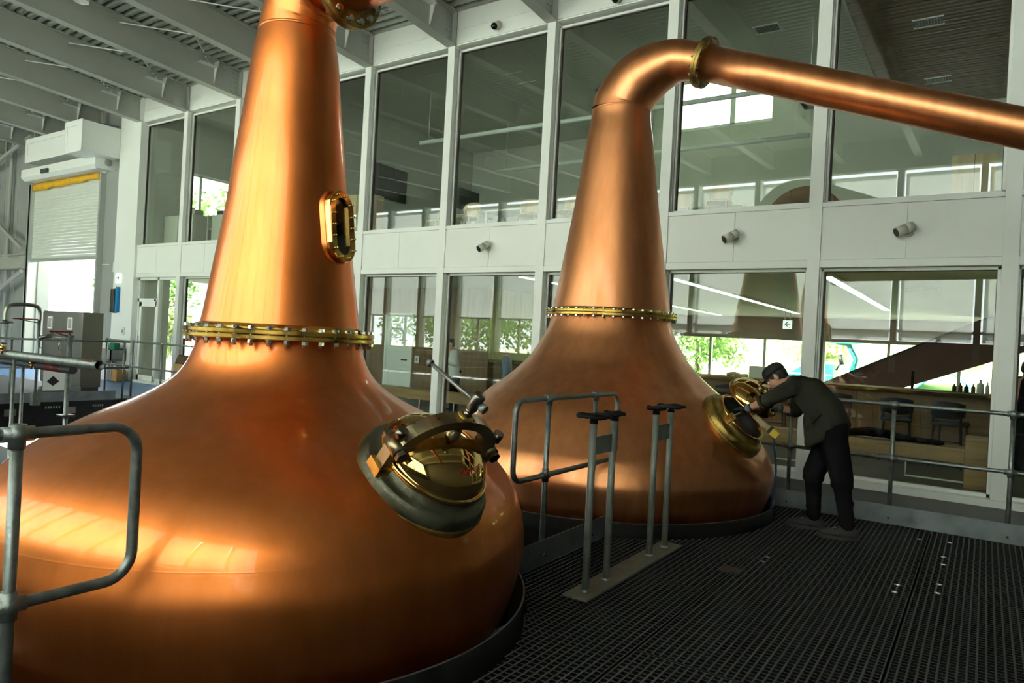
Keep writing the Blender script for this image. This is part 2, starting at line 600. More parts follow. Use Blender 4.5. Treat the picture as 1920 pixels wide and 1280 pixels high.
# the panels are notched round the curbs of the two stills
CL = (-3.25, 2.53); CR = (-3.21, 6.54)
def cut_round(mb, x0, y0):
    """drop the bars that would run into the curb rings"""
    keep_v = MB()
    for q in range(0, len(mb.v), 8):
        vs = mb.v[q:q + 8]
        xs = [v[0] + x0 for v in vs]; ys = [v[1] + y0 for v in vs]
        a, b, c, d = min(xs), max(xs), min(ys), max(ys)
        for (cx, cy, rr) in ((CL[0], CL[1], 1.44), (CR[0], CR[1], 1.675)):
            if d - c > b - a:            # bar along y
                xm = (a + b) / 2
                if abs(xm - cx) < rr:
                    h = math.sqrt(rr * rr - (xm - cx) ** 2)
                    if c < cy + h and d > cy - h:
                        if d > cy + h and c < cy - h:
                            keep_v.box(a - x0, b - x0, cy + h - y0, d - y0, vs[0][2], vs[7][2]); d = cy - h
                        elif d > cy + h: c = cy + h
                        elif c < cy - h: d = cy - h
                        else: d = c
            else:                        # bar along x
                ym = (c + d) / 2
                if abs(ym - cy) < rr:
                    h = math.sqrt(rr * rr - (ym - cy) ** 2)
                    if a < cx + h: a = min(b, cx + h)
        if b - a > 0.002 and d - c > 0.002:
            keep_v.box(a - x0, b - x0, c - y0, d - y0, vs[0][2], vs[7][2])
    return keep_v
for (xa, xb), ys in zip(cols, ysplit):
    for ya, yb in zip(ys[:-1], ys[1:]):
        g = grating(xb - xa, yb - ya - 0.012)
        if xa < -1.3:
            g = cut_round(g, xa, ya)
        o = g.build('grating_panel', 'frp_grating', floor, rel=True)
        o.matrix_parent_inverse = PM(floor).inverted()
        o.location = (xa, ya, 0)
        o.data.materials.append(MATS['frp_shade_side'])       # gritted tops; shade between the bars put into the flank colour
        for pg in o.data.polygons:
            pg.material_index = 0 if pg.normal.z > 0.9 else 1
# small bright hold-down clips, as far as they show in the mesh
clip = MB()
clip.box(-0.018, 0.018, -0.004, 0.004, 0, 0.006).box(-0.018, 0.018, 0.016, 0.024, 0, 0.006).box(-0.007, 0.007, -0.004, 0.024, 0, 0.004)
clip_me = shared(clip, 'clip', 'zinc')
for (x, y) in ((-1.28, 6.62), (-0.41, 6.93), (-0.19, 7.0), (-0.21, 6.44), (-0.2, 6.2), (-0.43, 5.4), (-0.43, 5.22), (-0.2, 5.62), (-0.2, 5.4), (-1.28, 5.42), (-1.28, 5.28)):
    inst('clip', clip_me, floor, Matrix.Translation((x, y, 0)))
# rusty little cover plate lying in the seam
cov = MB().box(-1.45, -1.33, 4.86, 4.98, 0.0, 0.012).box(-1.47, -1.45, 4.88, 4.96, 0.0, 0.006)
cov.build('cover_plate', mat('rusty_plate', (0.045, 0.028, 0.020), 0.8, var=0.3, scale=20), floor)

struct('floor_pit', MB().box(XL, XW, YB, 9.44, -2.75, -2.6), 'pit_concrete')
struct('floor_hall', MB().box(XL, -13.9, YB, 7.5, -0.30, 0.0), 'deck_dark')
struct('floor_blue', MB().box(-34, -12.0, 7.5, 9.44, -0.30, -0.02).box(-24.0, -19.9, 9.44, 10.0, -0.30, -0.02), 'blue_floor')
struct('floor_bar', MB().box(-18.3, XW, 9.66, 22.7, -0.30, 0.0), 'bar_floor')
struct('floor_lounge', MB().box(-18.3, XW, 9.70, 17.2, 2.80, 3.33), 'plaster')
struct('ground_outside', MB().box(-140, 140, -140, -4.4, -0.9, -0.5).box(-140, 140, 22.8, 140, -0.6, -0.2).box(-140, -18.4, 10.2, 22.8, -0.6, -0.2).box(5.4, 140, -4.4, 22.8, -0.6, -0.2).box(-140, -34.2, -4.4, 10.2, -0.6, -0.2), 'ground')

# ---- glazed wall between hall and bar
wf = MB()
wf.box(-18.05, XW, 9.50, 9.90, 2.68, 3.42)                      # slab edge behind the panels
wf.box(-18.05, XW, 9.50, 9.78, 6.60, 7.40)                      # header above the upper windows
wf.box(-19.05, -18.05, 9.42, 9.72, -0.02, 7.35)                 # white pier by the shutter
wall_front = struct('wall_front', wf, 'white_panel')
struct('wall_plinth', MB().box(-12.0, XW, 9.44, 9.70, -2.6, -0.05), 'concrete')
struct('trim_sill', MB().box(-18.05, XW, 9.43, 9.68, -0.05, 0.03), 'white_paint')
ps = MB().box(0, 1, -0.012, 0.02, 0, 1)
for k in range(-3, 9):
    xa, xb = XR(k + 1) + 0.002, XR(k) - 0.152
    xm = (xa + xb) / 2
    for (a, b) in ((xa, xm - 0.004), (xm + 0.004, xb)):
        p = MB().box(a, b, 9.483, 9.505, 2.73, 3.385)
        p.build('panel', 'white_panel', wall_front)
    hd = MB().box(xa, xb, 9.470, 9.505, 2.632, 2.722).box(xa, xb, 9.470, 9.505, 3.393, 3.448)
    hd.build('ledge', 'white_paint', wall_front)
    # header panels above with a seam
    hp = MB().box(xa - 0.07, xb + 0.07, 9.483, 9.50, 6.62, 6.86)
    hp.build('header_panel', 'white_panel', wall_front)
    hp = MB().box(xa - 0.07, xb + 0.07, 9.487, 9.50, 6.865, 7.36)
    for j in range(4):
        hp.box(xa + 0.5 + j * 0.05, xa + 0.512 + j * 0.05, 9.478, 9.49, 6.87, 6.885)
        hp.box(xb - 0.62 + j * 0.05, xb - 0.608 + j * 0.05, 9.478, 9.49, 6.87, 6.885)
    hp.build('header_panel', 'white_panel', wall_front)
n = 0
for k in range(-2, 9):
    n += 1
    m = MB().box(XR(k) - 0.15, XR(k), W, 9.665, 0.0 if k < 8 else 0.0, 6.60)
    t = tag(m.build('trim_%d' % n, 'white_paint'), kind='structure')
    # side rebate on the right flank and the little fixing pins
    MB().box(XR(k), XR(k) + 0.012, 9.545, 9.60, 0.03, 6.56).build('rebate', 'alu_frame', t)
    for z in (2.87, 3.12):
        MB().cyl((XR(k) - 0.005, 9.51, z), (XR(k) + 0.022, 9.51, z), 0.006, n=8).build('pin', 'zinc', t)

def window(num, xa, xb, z0, z1, dark=True):
    f = MB()
    y0, y1 = 9.59, 9.665
    w = 0.035
    f.box(xa, xb, y0, y1, z0, z0 + w).box(xa, xb, y0, y1, z1 - w, z1)
    f.box(xa, xa + w, y0, y1, z0, z1).box(xb - w, xb, y0, y1, z0, z1)
    o = tag(f.build('window_%d' % num, 'white_paint'), kind='structure')
    g = MB()
    a, b, c, d = xa + w, xb - w, z0 + w, z1 - w
    g.box(a, a + 0.022, 9.615, 9.66, c, d).box(b - 0.006, b, 9.615, 9.66, c, d).box(a, b, 9.615, 9.66, d - 0.008, d)
    g.build('gasket', 'frame_dark', o)
    MB().box(a, b, G - 0.006, G + 0.006, c, d).build('pane', 'glass', o)
    return o

wi = 0
for k in range(-2, 9):
    xa, xb = XR(k + 1), XR(k) - 0.15
    wi += 1; window(wi, xa, xb, ZU0, ZU1)
    if k < 8:
        wi += 1; window(wi, xa, xb, ZL0, ZL1)

# ---- glazed service door in the last bay
xa, xb = XR(9) + 0.04, XR(8) - 0.15
d1 = MB()
xm = xa + 0.92
for (a, b, c, d) in ((xa, xa + 0.06, 0, ZL1), (xb - 0.16, xb, 0, ZL1), (xm - 0.04, xm + 0.04, 0, ZL1), (xa, xb, ZL1 - 0.06, ZL1), (xa, xm, 2.02, 2.10), (xm, xb, 0.0, 0.10)):
    d1.box(a, b, 9.56, 9.66, c, d)
d1 = tag(d1.build('door_1', 'white_paint'), kind='structure')
leaf = MB()
a, b = xa + 0.06, xm - 0.04
leaf.box(a, a + 0.09, 9.58, 9.62, 0.01, 2.02).box(b - 0.09, b, 9.58, 9.62, 0.01, 2.02).box(a, b, 9.58, 9.62, 1.90, 2.02).box(a, b, 9.58, 9.62, 0.01, 0.16)
leaf = leaf.build('door_leaf', 'white_paint', d1)
MB().box(a + 0.09, b - 0.09, 9.595, 9.605, 0.16, 1.90).build('pane', 'glass', leaf)
MB().box(a, b, 9.605, 9.615, 2.10, ZL1 - 0.06).build('pane', 'glass', d1)
MB().box(xm + 0.04, xb - 0.16, 9.605, 9.615, 0.10, ZL1 - 0.06).build('pane', 'glass', d1)
MB().cyl((xm - 0.10, 9.54, 2.06), (xm - 0.10, 9.58, 2.06), 0.025).build('door_stop', 'black_plastic', d1)
MB().box(a + 0.02, a + 0.05, 9.55, 9.58, 0.95, 1.15).build('door_handle', 'zinc', leaf)

# ---- wall left of the pier: shutter opening, grey cladding with bracing
wl = MB()
wl.box(XL, -23.95, 9.62, 9.95, -0.02, 7.4).box(-23.95, -19.05, 9.62, 9.95, 5.35, 7.4).box(-19.9, -19.05, 9.50, 9.95, -0.02, 5.5)
wall_shutter = struct('wall_shutter', wl, 'grey_wall')
for x in (-32.6, -31.6, -30.6, -29.6, -28.6, -27.6, -26.6, -25.6, -24.7):
    MB().box(x - 0.01, x + 0.01, 9.60, 9.63, 0, 7.3).build('cladding_seam', 'alu_frame', wall_shutter)
gb = MB().box(-33, -24.1, 9.30, 9.34, 2.95, 3.35).box(-33, -24.1, 9.22, 9.62, 3.33, 3.37).box(-33, -24.1, 9.22, 9.62, 2.93, 2.97)
for j in range(8):
    gb.cyl((-24.3 - j * 0.1, 9.21, 3.30), (-24.3 - j * 0.1, 9.225, 3.30), 0.02, n=8)
    gb.cyl((-24.45 - (j % 2) * 0.12, 9.285, 3.02 + j * 0.035), (-24.45 - (j % 2) * 0.12, 9.30, 3.02 + j * 0.035), 0.016, n=8)
gb.build('girt_beam', 'beam_paint', wall_shutter)
def brace(a, b):
    return MB().tube([a, b], 0.06, 8, smooth=False).build('brace', 'beam_paint', wall_shutter)
brace((-26.9, 9.25, 4.75), (-24.15, 9.25, 3.5)); brace((-27.6, 9.25, 1.6), (-24.15, 9.25, 2.85)); brace((-29.5, 9.25, 5.6), (-23.9, 9.25, 6.9))
MB().tube([(-25.9, 9.5, 0.2), (-25.9, 9.5, 6.8), (-25.75, 9.5, 7.0), (-24.6, 9.5, 7.0)], 0.05, 10).build('conduit', 'beam_paint', wall_shutter)
MB().tube([(-19.0, 9.26, 2.95), (-19.35, 9.26, 2.95)], 0.012, 8).tube([(-18.75, 9.255, 2.75), (-18.75, 9.255, 3.0)], 0.012, 8).build('conduit', 'white_paint', wall_shutter)
jm = MB()
for (x0, x1, y0, y1) in ((-24.25, -24.13, 9.36, 9.62), (-24.08, -24.0, 9.36, 9.62), (-19.93, -19.85, 9.36, 9.62)):
    jm.box(x0, x1, y0, y1, 0, 5.45)
jm.build('shutter_guide', 'alu_frame', wall_shutter)
MB().box(-24.13, -24.08, 9.34, 9.62, 0, 5.45).build('guide_slot', 'black_iron', wall_shutter)

# ---- other hall walls
struct('wall_left', MB().box(XL - 0.3, XL, YB, 9.9, -2.7, 9.0), 'grey_wall')
struct('wall_right', MB().box(XW, XW + 0.3, YB - 0.3, 22.8, -2.7, 9.5), 'dark_cladding')
wb = MB()
WB0, WB1 = 1.05, 7.15
XWIN0, XWIN1 = -29.0, 3.9
wb.box(XL, XW, YB - 0.3, YB, -2.7, WB0).box(-8.6, XW, YB - 0.3, YB, WB0, 2.1).box(XL, XW, YB - 0.3, YB, WB1, 8.6)
wb.box(XL, XWIN0, YB - 0.3, YB, WB0, WB1).box(XWIN1, XW, YB - 0.3, YB, WB0, WB1)
wall_back = struct('wall_back', wb, 'dark_cladding')
k = 0
x = XWIN1
while x > XWIN0 + 0.1:
    xa = max(XWIN0, x - PITCH)
    wi += 1
    f = MB().box(x - 0.16, x, YB - 0.28, YB + 0.12, WB0, WB1).box(xa, x, YB - 0.2, YB - 0.08, 2.36, 2.44).box(xa + 0.97, xa + 1.03, YB - 0.2, YB - 0.1, WB0 if x < -8.5 else 2.1, 2.4)
    o = tag(f.build('window_%d' % wi, 'beam_paint'), kind='structure')
    MB().box(xa, x - 0.16, YB - 0.17, YB - 0.16, WB0, WB1).build('pane', 'glass_clear', o)
    MB().box(xa + 0.05, x - 0.20, YB - 0.055, YB - 0.05, 2.42 if x < -8.5 else 2.12, 7.0).build('blind', 'blind', o)
    x -= PITCH

# ---- roof: beams, profiled deck, bracing
dk = MB()
prof = []
y = YB
while y < 9.75:
    for (dy, dz) in ((0, 0), (0.06, 0), (0.085, 0.075), (0.145, 0.075)):
        prof.append((y + dy, zb(y + dy) + 0.602 + dz))
    y += 0.17
prof.append((y, zb(y) + 0.602))
top = [(p[0], p[1] + 0.02) for p in prof]
vs = []; fs = []
for xx in (XL, XW):
    for p in prof: vs.append((xx, p[0], p[1]))
npf = len(prof)
for i in range(npf - 1):
    fs.append((i, i + 1, npf + i + 1, npf + i))
dk.add(vs, fs)
o0 = len(dk.v)
y0, y1 = YB - 0.3, 10.0
dk.add([(XL, y0, zb(y0) + 0.72), (XW, y0, zb(y0) + 0.72), (XW, y1, zb(y1) + 0.72), (XL, y1, zb(y1) + 0.72),
        (XL, y0, zb(y0) + 0.9), (XW, y0, zb(y0) + 0.9), (XW, y1, zb(y1) + 0.9), (XL, y1, zb(y1) + 0.9)],
       [(0, 1, 2, 3), (7, 6, 5, 4), (0, 4, 5, 1), (1, 5, 6, 2), (2, 6, 7, 3), (3, 7, 4, 0)])
ceiling = struct('ceiling', dk, 'deck_paint')

def beam_mesh():
    m = MB()
    ya, yb_ = W - 0.0, YB + 0.02
    def seg(x0, x1, d0, d1):
        vs = []
        for yy in (ya, yb_):
            for (xx, dd) in ((x0, d0), (x1, d0), (x1, d1), (x0, d1)):
                vs.append((xx, yy, zb(yy) + dd))
        m.add(vs, [(3, 2, 1, 0), (4, 5, 6, 7), (0, 1, 5, 4), (1, 2, 6, 5), (2, 3, 7, 6), (3, 0, 4, 7)])
    seg(-0.10, 0.10, 0.0, 0.018); seg(-0.006, 0.006, 0.018, 0.58); seg(-0.10, 0.10, 0.58, 0.60)
    # end plate with bolts
    m.box(-0.10, 0.10, W - 0.02, W, zb(W) + 0.01, zb(W) + 0.6)
    for z in (0.12, 0.22, 0.32, 0.42, 0.52):
        for s_ in (1,):
            m.cyl((0.006, W - 0.09, zb(W) + z), (0.022, W - 0.09, zb(W) + z), 0.016, n=6)
            m.cyl((0.006, W - 0.17, zb(W) + z), (0.022, W - 0.17, zb(W) + z), 0.016, n=6)
    return shared(m, 'beam', 'beam_paint')
bm_me = beam_mesh()
def stiff_mesh():
    m = MB()
    m.add([(0.006, -0.008, 0.55), (0.16, -0.008, 0.55), (0.10, -0.008, 0.40), (0.02, -0.008, 0.10), (0.006, -0.008, 0.10),
           (0.006, 0.008, 0.55), (0.16, 0.008, 0.55), (0.10, 0.008, 0.40), (0.02, 0.008, 0.10), (0.006, 0.008, 0.10)],
          [(4, 3, 2, 1, 0), (5, 6, 7, 8, 9), (0, 1, 6, 5), (1, 2, 7, 6), (2, 3, 8, 7), (3, 4, 9, 8), (4, 0, 5, 9)])
    # gusset for the bracing rods
    m.add([(0.01, -0.42, 0.42), (0.16, -0.42, 0.42), (0.16, 0.0, 0.42), (0.01, 0.0, 0.42), (0.01, -0.42, 0.43), (0.16, -0.42, 0.43), (0.16, 0.0, 0.43), (0.01, 0.0, 0.43)],
          [(3, 2, 1, 0), (4, 5, 6, 7), (0, 1, 5, 4), (1, 2, 6, 5), (2, 3, 7, 6), (3, 0, 4, 7)])
    return shared(m, 'stiffener', 'beam_paint')
st_me = stiff_mesh()
st_me.materials[0] = MATS['white_paint']  # whiter than the beams: light caught on the edges put into the colour
beams = []
for k in range(-2, 17):
    xc = XR(k) - 0.075
    b = inst('beam', bm_me, ceiling, Matrix.Translation((xc, 0, 0)))
    beams.append((xc, b))
    for yy in (8.85, 4.75, 0.6):
        inst('stiffener', st_me, b, Matrix.Translation((xc, yy, zb(yy))))
for (xc, b) in beams[2:16]:
    for yy in (8.7, 4.6):
        z0 = zb(yy) + 0.45; y2 = yy - 1.9
        # rod with turnbuckle running to the next beam
        a = V((xc + 0.05, yy, z0)); e = V((xc + PITCH - 0.03, y2, zb(y2) + 0.45))
        MB().tube([a, e], 0.011, 8).build('brace_rod', 'white_paint', b)
        t = a.lerp(e, 0.16); u = a.lerp(e, 0.27)
        MB().tube([t, u], 0.024, 8).cyl(a.lerp(e, 0.10), a.lerp(e, 0.12), 0.03, n=6).build('turnbuckle', 'zinc', b)
        a2 = V((xc + 0.05, y2, zb(y2) + 0.45)); e2 = V((xc + PITCH - 0.03, yy, z0))
        MB().tube([a2, e2], 0.011, 8).build('brace_rod', 'white_paint', b)
        t = e2.lerp(a2, 0.12); u = e2.lerp(a2, 0.22)
        MB().tube([t, u], 0.022, 8).build('turnbuckle', 'steel_grey', b)

# ---- bar room below, lounge above
lw = MB()
# far wall of the bar with a long window band
lw.box(-9.3, XW, 22.4, 22.7, -0.3, 0.60).box(-9.3, XW, 22.4, 22.7, 1.98, 2.8)
wall_bar = struct('wall_bar', lw, 'bulkhead')
x = -9.1
while x < XW:
    wi += 1
    f = MB().box(x - 0.04, x + 0.04, 22.42, 22.55, 0.60, 1.98)
    o = tag(f.build('window_%d' % wi, 'alu_frame'), kind='structure')
    MB().box(x + 0.04, min(XW, x + 1.66), 22.48, 22.49, 0.60, 1.98).build('pane', 'glass_clear', o)
    x += 1.7
struct('wall_bar_left', MB().box(-18.3, -18.15, 9.72, 10.45, -0.3, 2.8).box(-18.3, -18.15, 9.72, 17.2, 2.74, 2.8).box(-18.3, -18.15, 12.9, 17.2, -0.3, 2.8), 'plaster')
struct('wall_partition', MB().box(-18.3, -9.2, 12.72, 12.9, 0, 2.8).box(-9.32, -9.2, 12.9, 22.4, 0, 2.8), 'wall_wood')
struct('ceiling_bar', MB().box(-18.15, XW, 9.72, 22.4, 2.66, 2.79).box(-18.15, XW, 17.2, 22.7, 2.79, 3.2), 'ceiling_paint')
# lounge shell
struct('wall_lounge', MB().box(-18.3, XW, 16.5, 16.8, 3.33, 6.85).box(-18.3, -6.5, 16.5, 16.8, 6.85, 9.2).box(-4.3, XW, 16.5, 16.8, 6.85, 9.2).box(-6.5, -4.3, 16.5, 16.8, 8.1, 9.2)
       .box(-18.3, -18.1, 9.72, 10.8, 3.33, 9.0).box(-18.3, -18.1, 12.3, 16.5, 3.33, 9.0)
       .box(-18.3, -18.1, 10.8, 12.3, 3.33, 4.45).box(-18.3, -18.1, 10.8, 12.3, 5.62, 9.0), 'plaster')
wi += 1
o = tag(MB().box(-18.25, -18.15, 11.15, 11.22, 4.45, 5.62).box(-18.25, -18.15, 10.8, 12.3, 5.56, 5.62).build('window_%d' % wi, 'white_paint'), kind='structure')
MB().box(-18.21, -18.20, 10.8, 12.3, 4.45, 5.62).build('pane', 'glass_clear', o)
struct('wall_office', MB().box(-13.0, -12.85, 9.72, 16.5, 3.33, 8.2), 'plaster')
# ceiling of the lounge with a light well
ZC = 7.0
lc = MB()
wx0, wx1, wy0, wy1 = -7.2, -3.6, 13.4, 16.5
lc.box(-18.3, wx0, 9.75, 16.5, ZC, ZC + 0.15).box(wx1, -1.95, 9.75, 16.5, ZC, ZC + 0.15).box(wx0, wx1, 9.75, wy0, ZC, ZC + 0.15)
struct('ceiling_lounge', lc, 'ceiling_paint')
struct('wall_lightwell', MB().box(wx0 - 0.1, wx0, wy0, wy1, ZC, 9.2).box(wx1, wx1 + 0.1, wy0, wy1, ZC, 9.2).box(wx0, wx1, wy0 - 0.1, wy0, ZC, 9.2), 'white_panel')
wi += 1
o = tag(MB().box(-6.5, -4.3, 16.55, 16.65, 6.85, 6.93).box(-6.5, -4.3, 16.55, 16.65, 8.02, 8.1).box(-5.28, -5.16, 16.55, 16.65, 6.9, 8.1).build('window_%d' % wi, 'white_paint'), kind='structure')
MB().box(-6.5, -4.3, 16.6, 16.61, 6.85, 8.1).build('pane', 'glass_clear', o)
cw = struct('ceiling_wood', MB().box(-1.95, XW, 9.75, 16.5, ZC - 0.25, ZC + 0.1), 'frame_dark')
y = 9.8
while y < 16.4:
    MB().box(-1.93, XW, y, y + 0.185, ZC - 0.29, ZC - 0.25).build('plank', 'ceiling_wood', cw)
    y += 0.2
struct('roof_lounge', MB().box(-18.4, XW + 0.3, 9.9, 16.9, 9.2, 9.4)
       .box(-18.4, XW + 0.3, 9.78, 9.95, 7.35, 9.4), 'grey_wall')

# ================================================================== THE STILLS
def bolt_mesh(d, gap, name, material):
    """hex head above, washer, nut and thread end below; z = 0 is the middle of the joint"""
    m = MB()
    h = gap / 2
    m.cyl((0, 0, -h - d * 1.7), (0, 0, h + d * 0.8), d * 0.5, n=8)
    m.cyl((0, 0, h), (0, 0, h + d * 0.15), d * 1.05, n=12)
    m.cyl((0, 0, h + d * 0.15), (0, 0, h + d * 0.85), d * 0.9, n=6, smooth=False)
    m.cyl((0, 0, -h), (0, 0, -h - d * 0.15), d * 1.05, n=12)
    m.cyl((0, 0, -h - d * 0.15), (0, 0, -h - d * 0.95), d * 0.9, n=6, smooth=False)
    return shared(m, name, material)

def still(C, prof_low, zf, rf, tf, prof_high, elbow, arm_end, arm_r, mats, label, nb, dbolt, arm_fr, nab):
    cop, brs = mats
    root = thing('pot_still', (C[0], C[1], 0), label, 'pot still', 'copper pot stills on the platform')
    T = Matrix.Translation((C[0], C[1], 0))
    pl = smooth_curve(prof_low, 6)
    body = MB().lathe(pl, 128, T).build('pot_body', cop, root)
    ph = smooth_curve(prof_high, 6)
    neck = MB().lathe(ph, 96, T).build('neck', cop, root)
    # soldered plate seams on the pot
    for (k_, f_) in ((0.33, 0.0), (0.52, 0.0)):
        i_ = int(len(pl) * k_)
        r_, z_ = pl[i_][0], pl[i_][1]; r2_, z2_ = pl[i_ + 1][0], pl[i_ + 1][1]
        tx, tz = r2_ - r_, z2_ - z_; L_ = math.hypot(tx, tz); tx /= L_; tz /= L_
        nx_, nz_ = tz, -tx
        if nx_ < 0: nx_, nz_ = -nx_, -nz_
        MB().lathe([(r_ - tx * 0.010 - nx_ * 0.001, z_ - tz * 0.010 - nz_ * 0.001), (r_ + nx_ * 0.0006, z_ + nz_ * 0.0006), (r_ + tx * 0.010 - nx_ * 0.001, z_ + tz * 0.010 - nz_ * 0.001)], 128, T).build('plate_seam', cop, root)
    # bolted flange between pot and neck: two brass rings
    rn = prof_high[0][0]
    fl_ = MB()
    for (z0, z1) in ((zf - tf / 2, zf - 0.002), (zf + 0.002, zf + tf / 2)):
        fl_.lathe([(rn - 0.05, z0), (rf - 0.004, z0), (rf, z0 + 0.004), (rf, z1 - 0.004), (rf - 0.004, z1), (rn - 0.05, z1)], 96, T, smooth=False)
    fl_.lathe([(rn - 0.05, zf + tf / 2), (rn + 0.035, zf + tf / 2), (rn + 0.03, zf + tf / 2 + 0.012), (rn - 0.01, zf + tf / 2 + 0.03)], 96, T)
    fo = fl_.build('flange', brs, root)
    bm_ = bolt_mesh(dbolt, tf, 'bolt', 'zinc')
    for i in range(nb):
        a = 2 * PI * (i + 0.5) / nb
        inst('bolt', bm_, fo, Matrix.Translation((C[0] + (rf - dbolt * 1.2) * math.cos(a), C[1] + (rf - dbolt * 1.2) * math.sin(a), zf)) @ Matrix.Rotation(a, 4, 'Z'))
    # swan neck: elbow in the x-z plane, tapering
    el = smooth_curve(elbow, 7)
    pts = [(C[0] + t, C[1], z) for (t, z, r) in el]
    MB().tube(pts, [r for (_, _, r) in el], 64, cap=False).build('elbow', cop, root)
    # solder seam where the elbow meets the neck
    MB().lathe([(elbow[0][2] - 0.004, elbow[0][1] - 0.012), (elbow[0][2] + 0.004, elbow[0][1] - 0.006), (elbow[0][2] + 0.004, elbow[0][1] + 0.006), (elbow[0][2] - 0.004, elbow[0][1] + 0.012)], 64, T).build('seam', cop, root)
    # lyne arm
    a = V(pts[-1]); e = V((C[0] + arm_end[0], C[1] + arm_end[2], arm_end[1]))
    MB().tube([a.lerp(e, q / 8) for q in range(9)], [arm_r[0] + (arm_r[1] - arm_r[0]) * q / 8 for q in range(9)], 64).build('lyne_arm', cop, root)
    d = (e - a).normalized()
    M = Matrix.Translation(a) @ frame_axes(d)
    af = MB()
    for (z0, z1) in ((-0.028, -0.002), (0.002, 0.028)):
        af.lathe([(arm_r[0] - 0.02, z0), (arm_fr, z0), (arm_fr, z1), (arm_r[0] - 0.02, z1)], 64, M, smooth=False)
    afo = af.build('arm_flange', 'brass_old', root)
    bm2 = bolt_mesh(dbolt * 1.05, 0.056, 'bolt', 'zinc')
    for i in range(nab):
        q = 2 * PI * (i + 0.3) / nab
        rr = (arm_fr + arm_r[0]) / 2 + 0.006
        inst('bolt', bm2, afo, M @ Matrix.Translation((rr * math.cos(q), rr * math.sin(q), 0)))
    return root

# manhole frame: origin on the shoulder, z along its axis
def manhole_frame(C, r, z, phi, tilt):
    a = math.radians(-phi); t = math.radians(tilt)
    o = V((C[0] + r * math.cos(a), C[1] + r * math.sin(a), z))
    n = V((math.cos(a) * math.cos(t), math.sin(a) * math.cos(t), math.sin(t)))
    e1 = V((-math.sin(a), math.cos(a), 0))          # sideways (towards the far wall)
    e2 = n.cross(e1)                                # upslope
    return Matrix.Translation(o) @ Matrix((e1, e2, n)).transposed().to_4x4()

lowL = [(1.12, -0.34), (1.22, -0.13), (1.325, 0.06), (1.392, 0.284), (1.402, 0.443), (1.378, 0.56), (1.336, 0.68), (1.245, 0.80), (1.14, 0.885),
        (0.97, 0.985), (0.83, 1.055), (0.72, 1.105), (0.61, 1.168), (0.53, 1.232), (0.478, 1.305), (0.445, 1.39), (0.432, 1.445)]
highL = [(0.430, 1.495), (0.416, 1.56), (0.366, 1.88), (0.323, 2.18), (0.300, 2.40), (0.265, 2.68), (0.232, 2.98), (0.206, 3.13)]
elL = [(0.0, 3.13, 0.206), (0.012, 3.22, 0.200), (0.07, 3.325, 0.190), (0.17, 3.385, 0.172), (0.28, 3.370, 0.148), (0.40, 3.305, 0.125)]
stL = still(CL, lowL, 1.47, 0.504, 0.05, highL, elL, (3.9, 3.34, 0.0), (0.122, 0.112), ('copper_warm', 'brass'),
            'glossy orange copper pot still in front with an oval sight window on its neck', 36, 0.0185, 0.205, 14)
lowR = [(1.36, -0.34), (1.50, -0.10), (1.60, 0.141), (1.626, 0.236), (1.643, 0.344), (1.63, 0.425), (1.577, 0.557), (1.515, 0.645), (1.31, 0.91), (1.16, 1.05),
        (1.085, 1.105), (0.97, 1.20), (0.885, 1.283), (0.795, 1.385), (0.705, 1.53), (0.650, 1.63), (0.612, 1.74), (0.60, 1.79)]
highR = [(0.598, 1.85), (0.584, 1.93), (0.535, 2.24), (0.475, 2.62), (0.420, 2.98), (0.372, 3.35), (0.335, 3.62), (0.306, 3.80), (0.300, 3.90)]
elR = [(0.0, 3.90, 0.300), (0.02, 4.00, 0.295), (0.13, 4.15, 0.285), (0.27, 4.25, 0.270), (0.42, 4.305, 0.238), (0.60, 4.325, 0.200), (0.856, 4.26, 0.170)]
stR = still(CR, lowR, 1.82, 0.666, 0.055, highR, elR, (5.2, 2.62, 0.0), (0.168, 0.138), ('copper_brown', 'brass'),
            'larger brown copper pot still standing behind, its long arm descending to the right', 44, 0.0165, 0.236, 16)

# ---- oval sight window on the front still
def stadium(hw, hh, n=10):
    p = []
    for i in range(n + 1):
        a = PI * i / n
        p.append((hw * math.cos(a), hh - hw + hw * math.sin(a)))
    for i in range(n + 1):
        a = PI + PI * i / n
        p.append((hw * math.cos(a), -(hh - hw) + hw * math.sin(a)))
    return p
def ring_loops(m, loops, M, closed=True, smooth=True):
    """bridge successive loops given as lists of (x, y, z)"""
    n_ = len(loops[0]); vs = []
    for lp in loops: vs += [M @ V(p) for p in lp]
    fs = []
    for i in range(len(loops) - 1):
        for k in range(n_):
            fs.append((i * n_ + k, i * n_ + (k + 1) % n_, (i + 1) * n_ + (k + 1) % n_, (i + 1) * n_ + k))
    m.add(vs, fs, smooth)
    return m
wz = 2.06
phiw = math.atan2(0 - CL[1], 0 - CL[0]) + math.radians(47)      # 47 degrees right of the view direction
nw = V((math.cos(phiw), math.sin(phiw), 0.13)).normalized()
rw = 0.345
Mw = Matrix.Translation((CL[0] + rw * nw.x, CL[1] + rw * nw.y, wz)) @ frame_axes(nw)
def lp(hw, hh, z): return [(x, y, z) for (x, y) in stadium(hw, hh)]
sw = ring_loops(MB(), [lp(0.108, 0.205, -0.10), lp(0.108, 0.205, -0.005), lp(0.100, 0.197, 0.006)], Mw).build('window_collar', 'copper_warm', stL)
fr = ring_loops(MB(), [lp(0.098, 0.195, -0.01), lp(0.098, 0.195, 0.040), lp(0.094, 0.191, 0.045), lp(0.058, 0.155, 0.045), lp(0.054, 0.151, 0.040), lp(0.054, 0.151, 0.008)], Mw, smooth=False).build('window_frame', 'brass_polished', stL)
